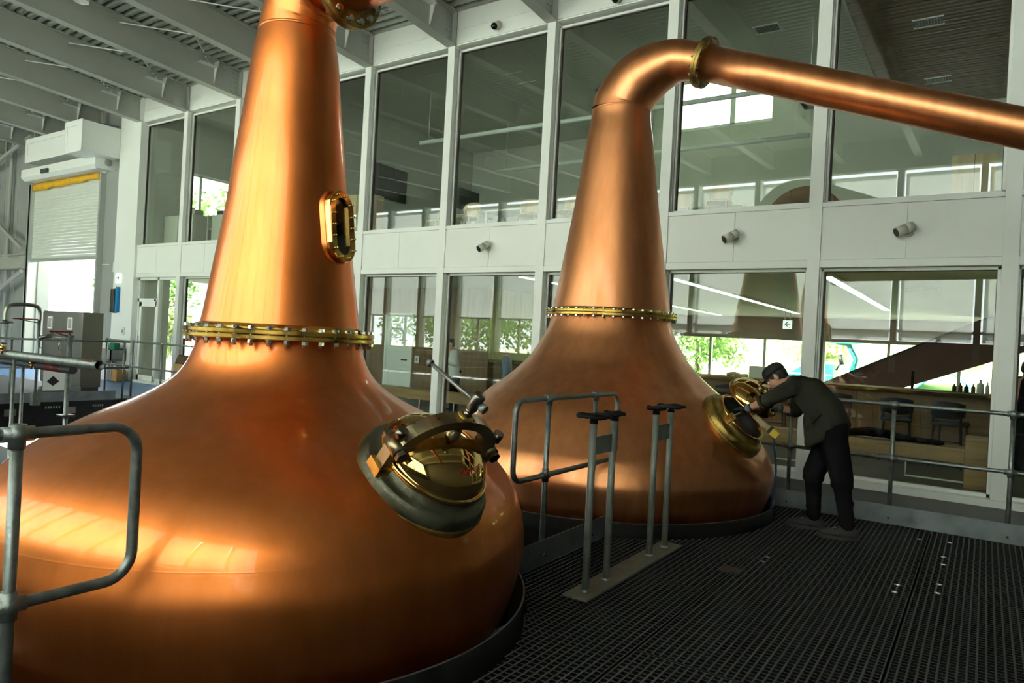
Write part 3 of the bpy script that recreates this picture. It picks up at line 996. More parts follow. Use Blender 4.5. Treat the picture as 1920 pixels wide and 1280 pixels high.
sb = MB().cyl((0, 0, 0.044), (0, 0, 0.049), 0.009, n=10).cyl((0, 0, 0.048), (0, 0, 0.062), 0.0055, n=8)
sb_me = shared(sb, 'stud', 'brass_polished')
for (px_, py_) in ((0.03, 0.166), (-0.03, 0.166), (0.03, -0.166), (-0.03, -0.166), (0.072, 0.125), (-0.072, 0.125), (0.072, -0.125), (-0.072, -0.125)):
    inst('stud', sb_me, fr, Mw @ Matrix.Translation((px_, py_, 0)))
# (studs on the straight flanks)
for sx in (-1, 1):
    for yy in (-0.06, 0.0, 0.06):
        inst('stud', sb_me, fr, Mw @ Matrix.Translation((sx * 0.076, yy, 0)))
gp = MB(); s0 = lp(0.055, 0.152, 0.022); gp.add([Mw @ V(p) for p in s0], [list(range(len(s0)))])
s1 = lp(0.055, 0.152, 0.028); gp.add([Mw @ V(p) for p in s1], [list(range(len(s1)))])
gp.build('sight_pane', 'sight_glass', fr)
bk = MB(); s2 = lp(0.056, 0.153, 0.012); bk.add([Mw @ V(p) for p in s2], [list(range(len(s2)))])
bk.build('shade_plate', mat('inside_dark', (0.018, 0.018, 0.010), 0.5), fr)  # flat dark plate: shade inside the neck put into its colour

# ---- manhole of the front still: closed polished dome under a screw clamp
def collar(M, C, root, opened):
    # saddle pad on the copper, raised seat, lip
    MB().lathe([(0.318, -0.16), (0.330, -0.060), (0.331, -0.052), (0.326, -0.044), (0.318, -0.042)], 72, M).build('manhole_edge', 'brass_old', root)
    c = MB().lathe([(0.322, -0.16), (0.324, -0.044), (0.318, -0.010), (0.304, 0.010), (0.300, 0.012), (0.285, 0.020), (0.268, 0.022), (0.262, 0.045), (0.245, 0.060), (0.232, 0.060), (0.226, 0.05), (0.226, -0.14)], 72, M)
    return c.build('manhole_collar', 'bronze_green' if not opened else 'brass_old', root)
ML = manhole_frame(CL, 1.15, 0.892, 2.5, 52)
collar(ML, CL, stL, False)
# gasket land ring and dome
MB().lathe([(0.258, 0.050), (0.270, 0.058), (0.271, 0.072), (0.265, 0.081), (0.254, 0.081)], 72, ML).build('lid_rim', 'brass_polished', stL)
dome = [(0.256, 0.079)] + [(0.253 * math.cos(a), 0.080 + 0.145 * math.sin(a)) for a in [PI / 2 * i / 16 for i in range(17)]]
dome[-1] = (0.0005, dome[-1][1])
lid = MB().lathe(dome, 72, ML).build('lid', 'brass_polished', stL)
# boss on top of the dome and clamp screw
MB().lathe([(0.034, 0.215), (0.034, 0.238), (0.028, 0.243), (0.028, 0.262), (0.001, 0.263)], 24, ML).build('lid_boss', 'bronze', lid)
# clamp bridge: arched bar across the dome, along the sideways axis e1 turned a little
ca = math.radians(-8)
MC = ML @ Matrix.Rotation(ca, 4, 'Z')
def bridge(m, M, span=0.292, rise=0.335, w=0.034, t=0.046):
    """arched bar: outline in the (x, z) plane of M, depth w along y"""
    N = 20
    outer = []; inner = []
    for i in range(N + 1):
        x = -span + 2 * span * i / N
        q = x / span
        zo = 0.155 + (rise - 0.155) * (1 - abs(q) ** 2.4) ** 0.75
        outer.append((x * 1.0, zo))
        xi = x * 0.80
        qi = xi / (span * 0.80)
        inner.append((xi, 0.120 + (rise - t - 0.120) * (1 - abs(qi) ** 2.6) ** 0.7))
    vs = []; fs = []
    for (x, z) in outer: vs += [M @ V((x, -w, z)), M @ V((x, w, z))]
    o = len(vs)
    for (x, z) in inner: vs += [M @ V((x, -w, z)), M @ V((x, w, z))]
    for i in range(N):
        fs.append((2 * i, 2 * i + 2, 2 * i + 3, 2 * i + 1))
        fs.append((o + 2 * i, o + 2 * i + 1, o + 2 * i + 3, o + 2 * i + 2))
        fs.append((2 * i, o + 2 * i, o + 2 * i + 2, 2 * i + 2))
        fs.append((2 * i + 1, 2 * i + 3, o + 2 * i + 3, o + 2 * i + 1))
    fs.append((0, 1, o + 1, o)); fs.append((2 * N, o + 2 * N, o + 2 * N + 1, 2 * N + 1))
    return m.add(vs, fs)
br = bridge(MB(), MC).build('clamp_bridge', 'bronze', stL)
def mcyl(M, a, b, r, n=16, r2=None, smooth=True):
    return MB().cyl(M @ V(a), M @ V(b), r, r2, n, smooth)
for sx in (-1, 1):
    p = MB()
    # post block on the collar, hinge eye, cross pin with nuts
    ax, ay, az = (MC.to_3x3() @ V(q) for q in ((1, 0, 0), (0, 1, 0), (0, 0, 1)))
    p.obox(MC @ V((sx * 0.285, 0, 0.075)), ax, ay, az, 0.024, 0.030, 0.060)
    p.cyl(MC @ V((sx * 0.278, -0.05, 0.150)), MC @ V((sx * 0.278, 0.05, 0.150)), 0.034, n=20)
    p.build('clamp_post', 'bronze', br)
    q = MB()
    q.cyl(MC @ V((sx * 0.278, -0.075, 0.150)), MC @ V((sx * 0.278, 0.075, 0.150)), 0.016, n=12)
    q.cyl(MC @ V((sx * 0.278, -0.075, 0.150)), MC @ V((sx * 0.278, -0.052, 0.150)), 0.030, n=6, smooth=False)
    q.cyl(MC @ V((sx * 0.278, 0.055, 0.150)), MC @ V((sx * 0.278, 0.075, 0.150)), 0.030, n=6, smooth=False)
    q.cyl(MC @ V((sx * 0.292, 0, 0.20)), MC @ V((sx * 0.292, 0, 0.245)), 0.026, n=20)
    q.build('pivot_bolt', 'dark_steel', br)
MB().obox(MC @ V((-0.285, 0, 0.028)), MC.to_3x3() @ V((1, 0, 0)), MC.to_3x3() @ V((0, 1, 0)), MC.to_3x3() @ V((0, 0, 1)), 0.040, 0.045, 0.022).build('foot_block', 'brass', br)
scr = MB()
for i in range(7):
    z = 0.258 + i * 0.018
    scr.lathe([(0.017, z), (0.021, z + 0.006), (0.021, z + 0.010), (0.017, z + 0.018)], 16, MC)
scr.cyl(MC @ V((0, 0, 0.25)), MC @ V((0, 0, 0.39)), 0.018, n=16)
scr = scr.build('clamp_screw', 'dark_steel', br)
MB().lathe([(0.034, 0.333), (0.040, 0.339), (0.040, 0.347), (0.024, 0.350)], 24, MC).build('screw_washer', 'brass_old', br)
MB().lathe([(0.0005, 0.385), (0.026, 0.385), (0.028, 0.39), (0.028, 0.462), (0.024, 0.468), (0.0005, 0.468)], 24, MC).build('screw_head', 'dark_steel', br)
# tommy bar through the head
hb = MC @ V((0, 0, 0.425))
hdir = V((-0.86, -0.04, 0.52)).normalized()
tb = MB().cyl(hb - hdir * 0.05, hb + hdir * 0.30, 0.0095, n=12)
tb.cyl(hb + hdir * 0.295, hb + hdir * 0.315, 0.017, n=16).cyl(hb - hdir * 0.062, hb - hdir * 0.035, 0.020, n=16)
tb.build('tommy_bar', 'galvanised', br)
# red stencilled letters on the dome, facing the platform; worn and hardly readable
txt = bpy.data.curves.new('letters', 'FONT')
txt.body = 'SWLSSW'
txt.size = 0.040
txt.align_x = 'CENTER'
to = bpy.data.objects.new('letters', txt)
COL.objects.link(to)
dg = bpy.context.evaluated_depsgraph_get()
tm = bpy.data.meshes.new_from_object(to.evaluated_get(dg))
bpy.data.objects.remove(to)
bm = bmesh.new(); bm.from_mesh(tm)
bmesh.ops.triangulate(bm, faces=bm.faces[:])
bmesh.ops.subdivide_edges(bm, edges=bm.edges[:], cuts=2, use_grid_fill=True)
lm = MB()
vs = []
R_ = 0.253
for v in bm.verts:
    ang = math.radians(276) + v.co.x / 0.172                       # around the axis, on the side facing the platform
    lat = math.radians(40) + v.co.y / 0.20
    r = R_ * math.cos(lat) + 0.0015; z = 0.080 + 0.145 * math.sin(lat) + 0.0015
    vs.append(ML @ V((r * math.cos(ang), r * math.sin(ang), z)))
bm.verts.index_update()
lm.add(vs, [[v.index for v in f.verts] for f in bm.faces])
bm.free()
lm.build('letters', 'red_letter', lid)

# ---- manhole of the rear still: open, lid swung up and aside
MR = manhole_frame(CR, 1.385, 0.885, 7.0, 42)
collar(MR, CR, stR, True)
MB().lathe([(0.0005, -0.06), (0.219, -0.06), (0.219, 0.070)], 48, MR).build('manhole_shade_cup', 'black_rubber', stR)  # black cup: shade of the open pot put into its colour
MB().lathe([(0.232, 0.058), (0.247, 0.062), (0.247, 0.078), (0.236, 0.082), (0.222, 0.078), (0.220, 0.05)], 72, MR).build('manhole_rim', 'brass_polished', stR)
axx, axy, axz = (MR.to_3x3() @ V(q) for q in ((1, 0, 0), (0, 1, 0), (0, 0, 1)))
MB().obox(MR @ V((-0.262, 0, 0.075)), axx, axy, axz, 0.030, 0.030, 0.040).build('clamp_post', 'brass', stR)
MB().cyl(MR @ V((-0.262, 0, 0.09)), MR @ V((-0.12, 0.01, 0.14)), 0.010, n=10).build('clamp_pin', 'zinc', stR)
MB().obox(MR @ V((0.262, 0.0, 0.075)), axx, axy, axz, 0.024, 0.030, 0.040).build('clamp_post', 'brass_old', stR)
lc_ = V((-1.775, 6.68, 1.095))
ln = V((0.60, -0.30, 0.74)).normalized()
MLid = Matrix.Translation(lc_) @ frame_axes(ln)
rl = MB().lathe([(0.225, -0.012), (0.246, -0.010), (0.250, 0.0), (0.246, 0.010), (0.232, 0.012)], 72, MLid).build('lid_rim', 'brass_polished', stR)
dm = [(0.235, 0.0)] + [(0.232 * math.cos(a), 0.005 + 0.115 * math.sin(a)) for a in [PI / 2 * i / 14 for i in range(15)]]
dm[-1] = (0.0005, dm[-1][1])
lid2 = MB().lathe(dm, 72, MLid).build('lid', 'brass_polished', stR)
MB().lathe([(0.030, 0.112), (0.030, 0.140), (0.022, 0.150), (0.001, 0.151)], 24, MLid).build('lid_boss', 'bronze', lid2)
MB().tube([lc_ + V((0.02, 0.05, 0.13)), lc_ + V((0.14, 0.12, 0.10)), lc_ + V((0.24, 0.06, -0.10)), MR @ V((0.27, 0, 0.10))], 0.022, 12).build('lid_arm', 'bronze', stR)
# striped end of the swung-out clamp bar
bb = MB().obox((-1.52, 6.42, 0.825), (0.8, 0, -0.6), (0, 1, 0), (0.6, 0, 0.8), 0.05, 0.024, 0.030)
bb = bb.build('clamp_bar_end', mat('tape_yellow', (0.55, 0.38, 0.02), 0.5), stR)
MB().obox((-1.545, 6.42, 0.843), (0.8, 0, -0.6), (0, 1, 0), (0.6, 0, 0.8), 0.014, 0.0255, 0.0315).build('tape', 'black_plastic', bb)
MB().obox((-1.62, 6.43, 0.90), (0.8, 0, -0.6), (0, 1, 0), (0.6, 0, 0.8), 0.09, 0.018, 0.022).build('clamp_bar', 'bronze', stR)
MB().tube(smooth_curve([(-1.515, 6.42, 0.80), (-1.50, 6.42, 0.66), (-1.485, 6.43, 0.50), (-1.50, 6.46, 0.30), (-1.53, 6.50, 0.12)], 6), 0.009, 8).build('strap', mat('strap_blue', (0.015, 0.025, 0.06), 0.7), stR)

# ---- black steel curbs round the openings in the platform
def curb(C, r, h, label):
    m = MB().lathe([(r, 0.0), (r, h), (r - 0.012, h), (r - 0.012, -0.35), (r, -0.35)], 128, Matrix.Translation((C[0], C[1], 0)), smooth=True, close=True)
    t = thing('curb_ring', (C[0], C[1], 0), label, 'curb')
    m.build('ring', 'black_iron', t)
    MB().lathe([(r - 0.010, h + 0.001), (r - 0.006, h + 0.006), (r - 0.001, h + 0.001)], 128, Matrix.Translation((C[0], C[1], 0))).build('top_edge', 'steel_grey', t)
    MB().lathe([(r - 0.014, h - 0.004), (r - 0.014, -0.34)], 96, Matrix.Translation((C[0], C[1], 0))).build('lining', 'bronze_green', t)
curb(CL, 1.425, 0.13, 'black steel ring around the foot of the front orange still')
curb(CR, 1.66, 0.11, 'black steel ring around the foot of the rear brown still')

# ================================================================== HALL: RAILS, STANDS, FITTINGS
RT = 0.0185
def rail_ball(p, r=0.033):
    return MB().ell(p, r, r, r, 16, 10)

def loop_rail(x, y0, y1, z0, z1, posts, label, toe=None, name='guard_rail'):
    t = thing(name, (x, (y0 + y1) / 2, 0), label, 'guard rail', 'galvanised tube railings')
    c = 0.09
    P = []
    P += arc((x, y1 - c, z1 - c), c, PI / 2, 0, 8, (0, 1, 0), (0, 0, 1))
    P += arc((x, y1 - c, z0 + c), c, 0, -PI / 2, 8, (0, 1, 0), (0, 0, 1))
    P += arc((x, y0 + c, z0 + c), c, -PI / 2, -PI, 8, (0, 1, 0), (0, 0, 1))
    P += arc((x, y0 + c, z1 - c), c, PI, PI / 2, 8, (0, 1, 0), (0, 0, 1))
    MB().tube(P, RT, 14, closed=True).build('loop_tube', 'galvanised', t)
    for y in posts:
        MB().cyl((x, y, -0.06), (x, y, z1), RT, n=14).build('post', 'galvanised', t)
        for z in (z0, z1):
            b = rail_ball((x, y, z))
            b.cyl((x, y - 0.045, z), (x, y + 0.045, z), 0.0245, n=14).cyl((x, y, z - 0.045), (x, y, z + (0.03 if z > 1 else 0.045)), 0.0245, n=14)
            b.build('ball_joint', 'galvanised', t)
    if toe:
        MB().box(x + 0.018, x + 0.026, toe[0], toe[1], -0.06, 0.165).build('toe_board', 'galvanised_plate', t)
        for y in posts:
            MB().cyl((x, y, 0.06), (x + 0.032, y, 0.06), 0.012, n=8).build('fixing_bolt', 'zinc', t)
    return t

loop_rail(-2.465, 3.74, 5.23, 0.60, 1.125, (4.147, 4.845), 'closed loop of grey tube railing between the two stills, behind the valve handwheels', (3.70, 5.14))
loop_rail(-2.465, -1.60, 1.33, 0.605, 1.135, (0.957, -0.2, -1.2), 'grey tube railing with rounded corner close in front at the left edge', (-1.9, 0.98))

# ---- long railing on the edge of the platform along the glazed wall
YR = 7.45
lr = thing('guard_rail', (-1.5, YR, 0), 'long horizontal two-bar railing behind the worker, along the platform edge before the bar windows', 'guard rail', 'galvanised tube railings')
for z in (0.60, 1.10):
    MB().cyl((-2.75, YR, z), (3.0, YR, z), RT, n=14).build('rail_bar', 'galvanised', lr)
for k in range(-3, 4):
    x = 0.213 - 0.905 * k
    MB().cyl((x, YR, -0.05), (x, YR, 1.10), RT, n=14).build('post', 'galvanised', lr)
    for z in (0.60, 1.10):
        rail_ball((x, YR, z)).cyl((x - 0.045, YR, z), (x + 0.045, YR, z), 0.0245, n=14).cyl((x, YR, z - 0.045), (x, YR, z + 0.03), 0.0245, n=14).build('ball_joint', 'galvanised', lr)
    MB().cyl((x, YR - 0.045, 0.05), (x, YR, 0.05), 0.010, n=8).build('fixing_bolt', 'zinc', lr)
MB().box(-2.75, 3.0, YR - 0.034, YR - 0.026, -0.05, 0.165).build('toe_board', 'galvanised_plate', lr)
l2 = thing('guard_rail', (-13.3, YR, 0), 'thin distant railing in front of the sink and the glazed service door', 'guard rail', 'galvanised tube railings')
for z in (0.60, 1.10):
    MB().cyl((-15.2, YR, z), (-11.0, YR, z), RT, n=12).build('rail_bar', 'galvanised', l2)
for x in (-15.2, -14.16, -13.1, -12.05, -11.0):
    MB().cyl((x, YR, -0.02), (x, YR, 1.10), RT, n=12).build('post', 'galvanised', l2)
    rail_ball((x, YR, 1.10)).build('ball_joint', 'galvanised', l2)

# ---- far platform at the left with its own rail and black edge beam
XP = -13.8
fr_ = thing('guard_rail', (XP, 4.5, 0), 'distant grey railing and kick plate in front of the steel control cabinet', 'guard rail', 'galvanised tube railings')
for z in (0.60, 1.10):
    MB().cyl((XP, 7.2, z), (XP, 0.0, z), RT, n=12).build('rail_bar', 'galvanised', fr_)
for y in (7.1, 6.15, 5.2, 4.25, 3.3):
    MB().cyl((XP, y, -0.1), (XP, y, 1.1), RT, n=12).build('post', 'galvanised', fr_)
    rail_ball((XP, y, 1.1)).build('ball_joint', 'galvanised', fr_)
    MB().box(XP + 0.05, XP + 0.08, y - 0.09, y + 0.09, -0.22, -0.10).build('bracket', 'zinc', fr_)
MB().box(XP + 0.03, XP + 0.05, 0.0, 6.95, 0.0, 0.17).build('kick_plate', 'galvanised_plate', fr_)
eb = thing('edge_beam', (XP + 0.05, 4, -0.6), 'black steel beam under the distant kick plate at the left', 'beam')
MB().box(XP - 0.06, XP + 0.045, -1.0, 7.3, -0.5, -0.005).build('web', 'black_iron', eb)
MB().box(XP - 0.06, XP + 0.10, -1.0, 7.3, -0.54, -0.5).build('lower_flange', 'black_iron', eb)
for (y, w) in ((5.75, 0.26), (6.55, 0.20)):       # faint stencilled numbers
    c_ = MB()
    for j in range(6):
        c_.box(XP + 0.0455, XP + 0.047, y + j * w / 6, y + j * w / 6 + w / 12, -0.12, -0.08)
    c_.build('stencil', 'grey_plastic', eb)

# ---- stand with four valve handwheels
vs_ = thing('valve_stand', (-1.956, 4.46, 0), 'grey base plate with four upright tubes topped by black valve handwheels', 'valve stand')
pl = MB().box(-2.04, -1.872, 3.70, 5.24, 0.001, 0.012)
pl = pl.build('base_plate', mat('plate_paint', (0.15, 0.15, 0.115), 0.6, 0.2, var=0.1, scale=8), vs_)
for (x, y) in ((-2.01, 3.76), (-1.90, 3.80), (-1.97, 3.97), (-1.92, 4.25), (-2.0, 4.62), (-1.9, 4.66), (-1.93, 4.95), (-1.9, 5.18)):
    MB().cyl((x, y, 0.012), (x, y, 0.016), 0.011, n=10).build('plate_screw', 'dark_steel', pl)
def handwheel(c, r):
    m = MB()
    n_ = 28
    ring = [V(c) + V((r * math.cos(2 * PI * i / n_), r * math.sin(2 * PI * i / n_), 0.004 * math.cos(8 * PI * i / n_))) for i in range(n_)]
    m.tube(ring, 0.0115, 8, closed=True)
    for i in range(4):
        a = PI / 4 + PI / 2 * i
        m.tube([V(c) + V((0, 0, -0.006)), V(c) + V((0.5 * r * math.cos(a), 0.5 * r * math.sin(a), -0.010)), V(c) + V((r * math.cos(a), r * math.sin(a), 0))], 0.009, 8)
    m.cyl(V(c) + V((0, 0, -0.03)), V(c) + V((0, 0, 0.014)), 0.020, n=12)
    return m
for (y, r) in ((3.832, 0.098), (4.114, 0.062), (4.807, 0.062), (5.096, 0.098)):
    p = MB().cyl((-1.956, y, 0.012), (-1.956, y, 1.04), 0.0225, n=20).build('upright', mat('tube_grey', (0.19, 0.205, 0.18), 0.5, 0.35, var=0.2, scale=14), vs_)
    MB().lathe([(0.030, 0.012), (0.030, 0.018), (0.023, 0.024)], 20, Matrix.Translation((-1.956, y, 0))).build('weld', 'tube_grey', p)
    MB().cyl((-1.956, y, 1.03), (-1.956, y, 1.05), 0.026, n=20).build('cap', 'black_iron', p)
    handwheel((-1.956, y, 1.075), r).build('handwheel', 'black_iron', vs_)
for (a, b) in ((3.832, 4.114), (4.807, 5.096)):
    MB().box(-1.961, -1.953, a + 0.02, b - 0.02, 0.835, 0.945).build('link_plate', 'tube_grey', vs_)

# ---- wall spot lamps on the white panels
def spot(x, z, d, label):
    t = thing('spot_lamp', (x, 9.483, z), label, 'spot lamp', 'spot lamps on the white band')
    b = V((x, 9.483, z)); d = V(d).normalized()
    MB().cyl(b, b + V((0, -0.018, 0)), 0.055, n=24).cyl(b + V((0, -0.018, 0)), b + V((0, -0.055, 0)), 0.018, n=12).build('wall_base', 'off_white', t)
    k_ = b + V((0, -0.075, 0.01))
    MB().ell(k_, 0.03, 0.03, 0.03, 12, 8).build('knuckle', 'off_white', t)
    s_ = k_ + V((0, -0.02, 0.03)) - d * 0.03
    h = MB().cyl(s_ - d * 0.035, s_ + d * 0.055, 0.056, 0.058, n=24).cyl(s_ + d * 0.060, s_ + d * 0.175, 0.060, 0.060, n=24)
    h = h.build('housing', 'off_white', t)
    MB().cyl(s_ + d * 0.053, s_ + d * 0.062, 0.052, n=24).build('groove', 'steel_grey', h)
    MB().cyl(s_ + d * 0.1745, s_ + d * 0.1775, 0.051, n=24).build('lens', 'black_plastic', t)
spot(-6.97, 3.03, (-0.30, -0.80, -0.52), 'off-white wall spot lamp between the two stills, seen from the side')
spot(-2.87, 3.03, (-0.62, -0.62, -0.48), 'off-white wall spot lamp right of the rear still, its black lens facing out')
spot(-0.83, 3.03, (-0.76, -0.48, -0.42), 'off-white wall spot lamp nearest the right edge of the picture')

# ---- security cameras above the upper windows
def dome_cam(x, z, label):
    t = thing('security_camera', (x, 9.48, z), label, 'camera', 'security cameras under the roof')
    b = V((x, 9.483, z)); d = V((0.05, -0.85, -0.50)).normalized()
    MB().cyl(b, b + V((0, -0.03, 0)), 0.075, n=24).build('wall_base', 'off_white', t)
    MB().cyl(b + V((0, -0.02, 0)), b + V((0, -0.02, 0)) + d * 0.12, 0.065, n=24).build('housing', 'off_white', t)
    MB().ell(b + V((0, -0.02, 0)) + d * 0.125, 0.056, 0.056, 0.056, 20, 12).build('lens_dome', 'screen', t)
dome_cam(-7.0, 6.765, 'small white camera with black dome on the wall under the roof, above the middle windows')
dome_cam(-4.79, 6.71, 'small white camera with black dome cut by the top edge of the picture')

# ---- cylindrical ceiling lamp hanging between the beams
cl_ = thing('ceiling_lamp', (-13.21, 5.75, 7.40), 'white cylindrical lamp hanging from the roof at the top left', 'lamp')
MB().cyl((-13.21, 5.75, 6.98), (-13.21, 5.75, 7.20), 0.115, n=28).build('shade', 'white_paint', cl_)
MB().lathe([(0.118, 6.965), (0.125, 6.975), (0.118, 7.0)], 28, Matrix.Translation((-13.21, 5.75, 0))).build('lower_ring', 'white_paint', cl_)
MB().cyl((-13.21, 5.75, 7.2), (-13.21, 5.75, zb(5.75) + 0.61), 0.015, n=8).build('stem', 'white_paint', cl_)

# ---- emergency exit signs
def exit_sign(name, cx, cy, cz, w, d, label, ny=-1, hung=False):
    """white plate with a green arrow (d = -1 left, +1 right) and a small running figure"""
    t = thing(name, (cx, cy, cz), label, 'exit sign')
    h = w
    MB().bevbox(cx - w / 2, cx + w / 2, cy, cy + 0.03, cz - h / 2, cz + h / 2, 0.004).build('plate', 'sign_white', t)
    a = MB()
    y0, y1 = cy - 0.004, cy + 0.001
    u = w * 0.30
    oz = cz + 0.04 * w
    a.box(min(cx - d * u, cx + d * u * 0.8), max(cx - d * u, cx + d * u * 0.8), y0, y1, oz - 0.045 * w, oz + 0.045 * w)
    for s_ in (-1, 1):
        tip = (cx + d * u * 1.05, oz)
        back = (cx + d * u * 0.10, oz + s_ * 0.27 * w)
        wd = 0.13 * w
        a.prism([tip, back, (back[0] - d * wd, back[1]), (tip[0] - d * wd * 1.25, tip[1])], 'y', y0, y1)
    a.build('arrow', 'sign_green', t)
    f = MB()
    fx, fz, s_ = cx - d * 0.27 * w, cz - 0.33 * w, w * 0.1
    if d < 0: fx = cx + 0.27 * w
    f.ell((fx + 0.3 * s_, cy - 0.002, fz + 1.0 * s_), 0.28 * s_, 0.002, 0.28 * s_, 10, 6)
    f.prism([(fx - 0.4 * s_, fz), (fx + 0.3 * s_, fz), (fx + 0.3 * s_, fz + 0.7 * s_), (fx - 0.1 * s_, fz + 0.7 * s_)], 'y', y0, y1)
    f.prism([(fx - 0.9 * s_, fz - 0.7 * s_), (fx - 0.4 * s_, fz - 0.7 * s_), (fx + 0.3 * s_, fz), (fx - 0.3 * s_, fz + 0.1 * s_)], 'y', y0, y1)
    f.prism([(fx + 0.3 * s_, fz - 0.8 * s_), (fx + 0.7 * s_, fz - 0.8 * s_), (fx + 0.5 * s_, fz), (fx, fz + 0.1 * s_)], 'y', y0, y1)
    f.prism([(fx + 0.2 * s_, fz + 0.4 * s_), (fx + 0.9 * s_, fz + 0.2 * s_), (fx + 0.9 * s_, fz + 0.4 * s_), (fx + 0.2 * s_, fz + 0.7 * s_)], 'y', y0, y1)
    f.build('running_figure', 'sign_green', t)
    if hung:
        MB().cyl((cx - w * 0.3, cy + 0.015, cz + h / 2), (cx - w * 0.3, cy + 0.015, 2.66), 0.006, n=8).build('hanger', 'white_plastic', t)
        MB().cyl((cx + w * 0.3, cy + 0.015, cz + h / 2), (cx + w * 0.3, cy + 0.015, 2.66), 0.006, n=8).build('hanger', 'white_plastic', t)
exit_sign('exit_sign', -18.76, 9.385, 2.60, 0.24, 1, 'white exit sign with a green arrow pointing right, on the pier beside the shutter')
exit_sign('exit_sign', -3.57, 15.8, 2.17, 0.185, -1, 'white exit sign with a green arrow pointing left, hanging inside the bar', hung=True)

# ---- things on and below the white pier
td = thing('towel_rack', (-18.80, 9.4, 2.03), 'tall grey metal holder with a blue strip on the white pier below the exit sign', 'wall holder')
m_ = MB()
for j in range(4):
    m_.box(-18.99 + j * 0.055, -18.955 + j * 0.055, 9.33, 9.42, 1.72, 2.32)
m_.box(-19.0, -18.78, 9.40, 9.42, 1.70, 2.34).build('bracket', 'stainless', td)
MB().bevbox(-18.76, -18.66, 9.34, 9.42, 1.72, 2.38, 0.01).build('blue_strip', 'blue_plastic', td)
sc_ = thing('switch_box', (-18.40, 9.41, 1.24), 'small white switch box on the pier left of the glazed door', 'switch')
MB().bevbox(-18.47, -18.33, 9.385, 9.42, 1.14, 1.34, 0.008).build('cover', 'white_plastic', sc_)
MB().box(-18.42, -18.38, 9.378, 9.386, 1.2, 1.28).build('rocker', 'grey_plastic', sc_)
sk = thing('wash_sink', (-18.55, 9.2, 0), 'grey wall sink with bottles on it, below the switch on the pier', 'sink')
s_ = MB().box(-18.95, -18.20, 9.02, 9.05, 0.50, 0.76).box(-18.95, -18.20, 9.385, 9.415, 0.50, 0.80).box(-18.95, -18.92, 9.02, 9.415, 0.50, 0.76).box(-18.23, -18.20, 9.02, 9.415, 0.50, 0.76).box(-18.95, -18.20, 9.02, 9.415, 0.48, 0.52)
s_.build('basin', 'grey_plastic', sk)
MB().tube([(-18.85, 9.38, 0.76), (-18.85, 9.38, 1.0), (-18.85, 9.30, 1.06), (-18.85, 9.22, 1.0)], 0.015, 10).build('tap', 'zinc', sk)
for x in (-18.85, -18.3):
    MB().box(x - 0.02, x + 0.02, 9.1, 9.14, -0.02, 0.49).build('leg', 'grey_plastic', sk)
def crate(name, c, s, material, label, cat='box', lid=None):
    t = thing(name, c, label, cat)
    MB().bevbox(c[0] - s[0] / 2, c[0] + s[0] / 2, c[1] - s[1] / 2, c[1] + s[1] / 2, c[2], c[2] + s[2], min(s) * 0.06).build('body', material, t)
    if lid:
        MB().bevbox(c[0] - s[0] * 0.52, c[0] + s[0] * 0.52, c[1] - s[1] * 0.52, c[1] + s[1] * 0.52, c[2] + s[2], c[2] + s[2] * 1.12, min(s) * 0.04).build('lid', lid, t)
    return t
crate('plastic_box', (-18.62, 9.20, -0.02), (0.30, 0.24, 0.42), 'white_plastic', 'white plastic box standing on the blue floor under the sink', lid='grey_plastic')
crate('cardboard_box', (-18.10, 9.20, -0.02), (0.26, 0.24, 0.30), 'cardboard', 'brown cardboard box on the blue floor under the sink')
crate('green_bottle', (-18.36, 9.2, 0.765), (0.24, 0.14, 0.17), 'green_plastic', 'green plastic container on the rim of the sink', 'container')
crate('tissue_box', (-18.68, 9.2, 0.765), (0.30, 0.16, 0.16), 'white_plastic', 'white tissue box on the rim of the sink', 'box')

# ---- roller shutter in the far left wall
rs = thing('roller_shutter', (-22, 9.5, 3.2), 'half-open white slatted roller shutter in front of the bright outdoors', 'shutter')
sl = MB().prism([(9.46, 0.0), (9.445, 0.02), (9.44, 0.045), (9.445, 0.07), (9.46, 0.086), (9.475, 0.086), (9.475, 0.0)], 'x', -24.0, -19.95)
sl_me = shared(sl, 'slat', 'slat_white')
for j in range(25):
    inst('slat', sl_me, rs, Matrix.Translation((0, 0, 3.22 + j * 0.09)))
MB().box(-24.0, -19.95, 9.435, 9.485, 3.13, 3.22).build('bottom_bar', 'alu_frame', rs)
yc = thing('canvas_sheet', (-22, 9.38, 5.3), 'yellow canvas strip hanging above the slatted shutter', 'canvas')
m_ = MB(); vs = []; fs = []
N = 40
for i in range(N + 1):
    x = -23.95 + 3.98 * i / N
    sag = 0.035 * math.sin(i * 0.9) + 0.03 * math.sin(i * 0.37)
    zt = 5.47; z_b = 5.24 + 0.06 * (i / N) + 0.02 * math.sin(i * 0.6)
    for (q, yy) in ((zt, 9.40), ((zt + z_b) / 2, 9.36 + sag * 0.5), (z_b, 9.385 + sag * 0.3)):
        vs.append((x, yy, q))
for i in range(N):
    for j in range(2):
        a = i * 3 + j
        fs.append((a, a + 3, a + 4, a + 1))
m_.add(vs, fs, True)
cs = m_.build('sheet', 'yellow_canvas', yc)
sd = cs.modifiers.new('thickness', 'SOLIDIFY'); sd.thickness = 0.012
sx = thing('shutter_box', (-21.6, 9.3, 5.5), 'white shutter casing with a small sensor, above the yellow canvas', 'casing')
b_ = MB().prism([(9.62, 5.50), (9.62, 5.80), (9.02, 5.80), (9.0, 5.78), (9.0, 5.56), (9.1, 5.47)], 'x', -23.85, -19.46)
b_.build('casing', 'white_panel', sx)
MB().box(-19.46, -19.44, 9.0, 9.60, 5.47, 5.82).build('end_cap', 'white_paint', sx)
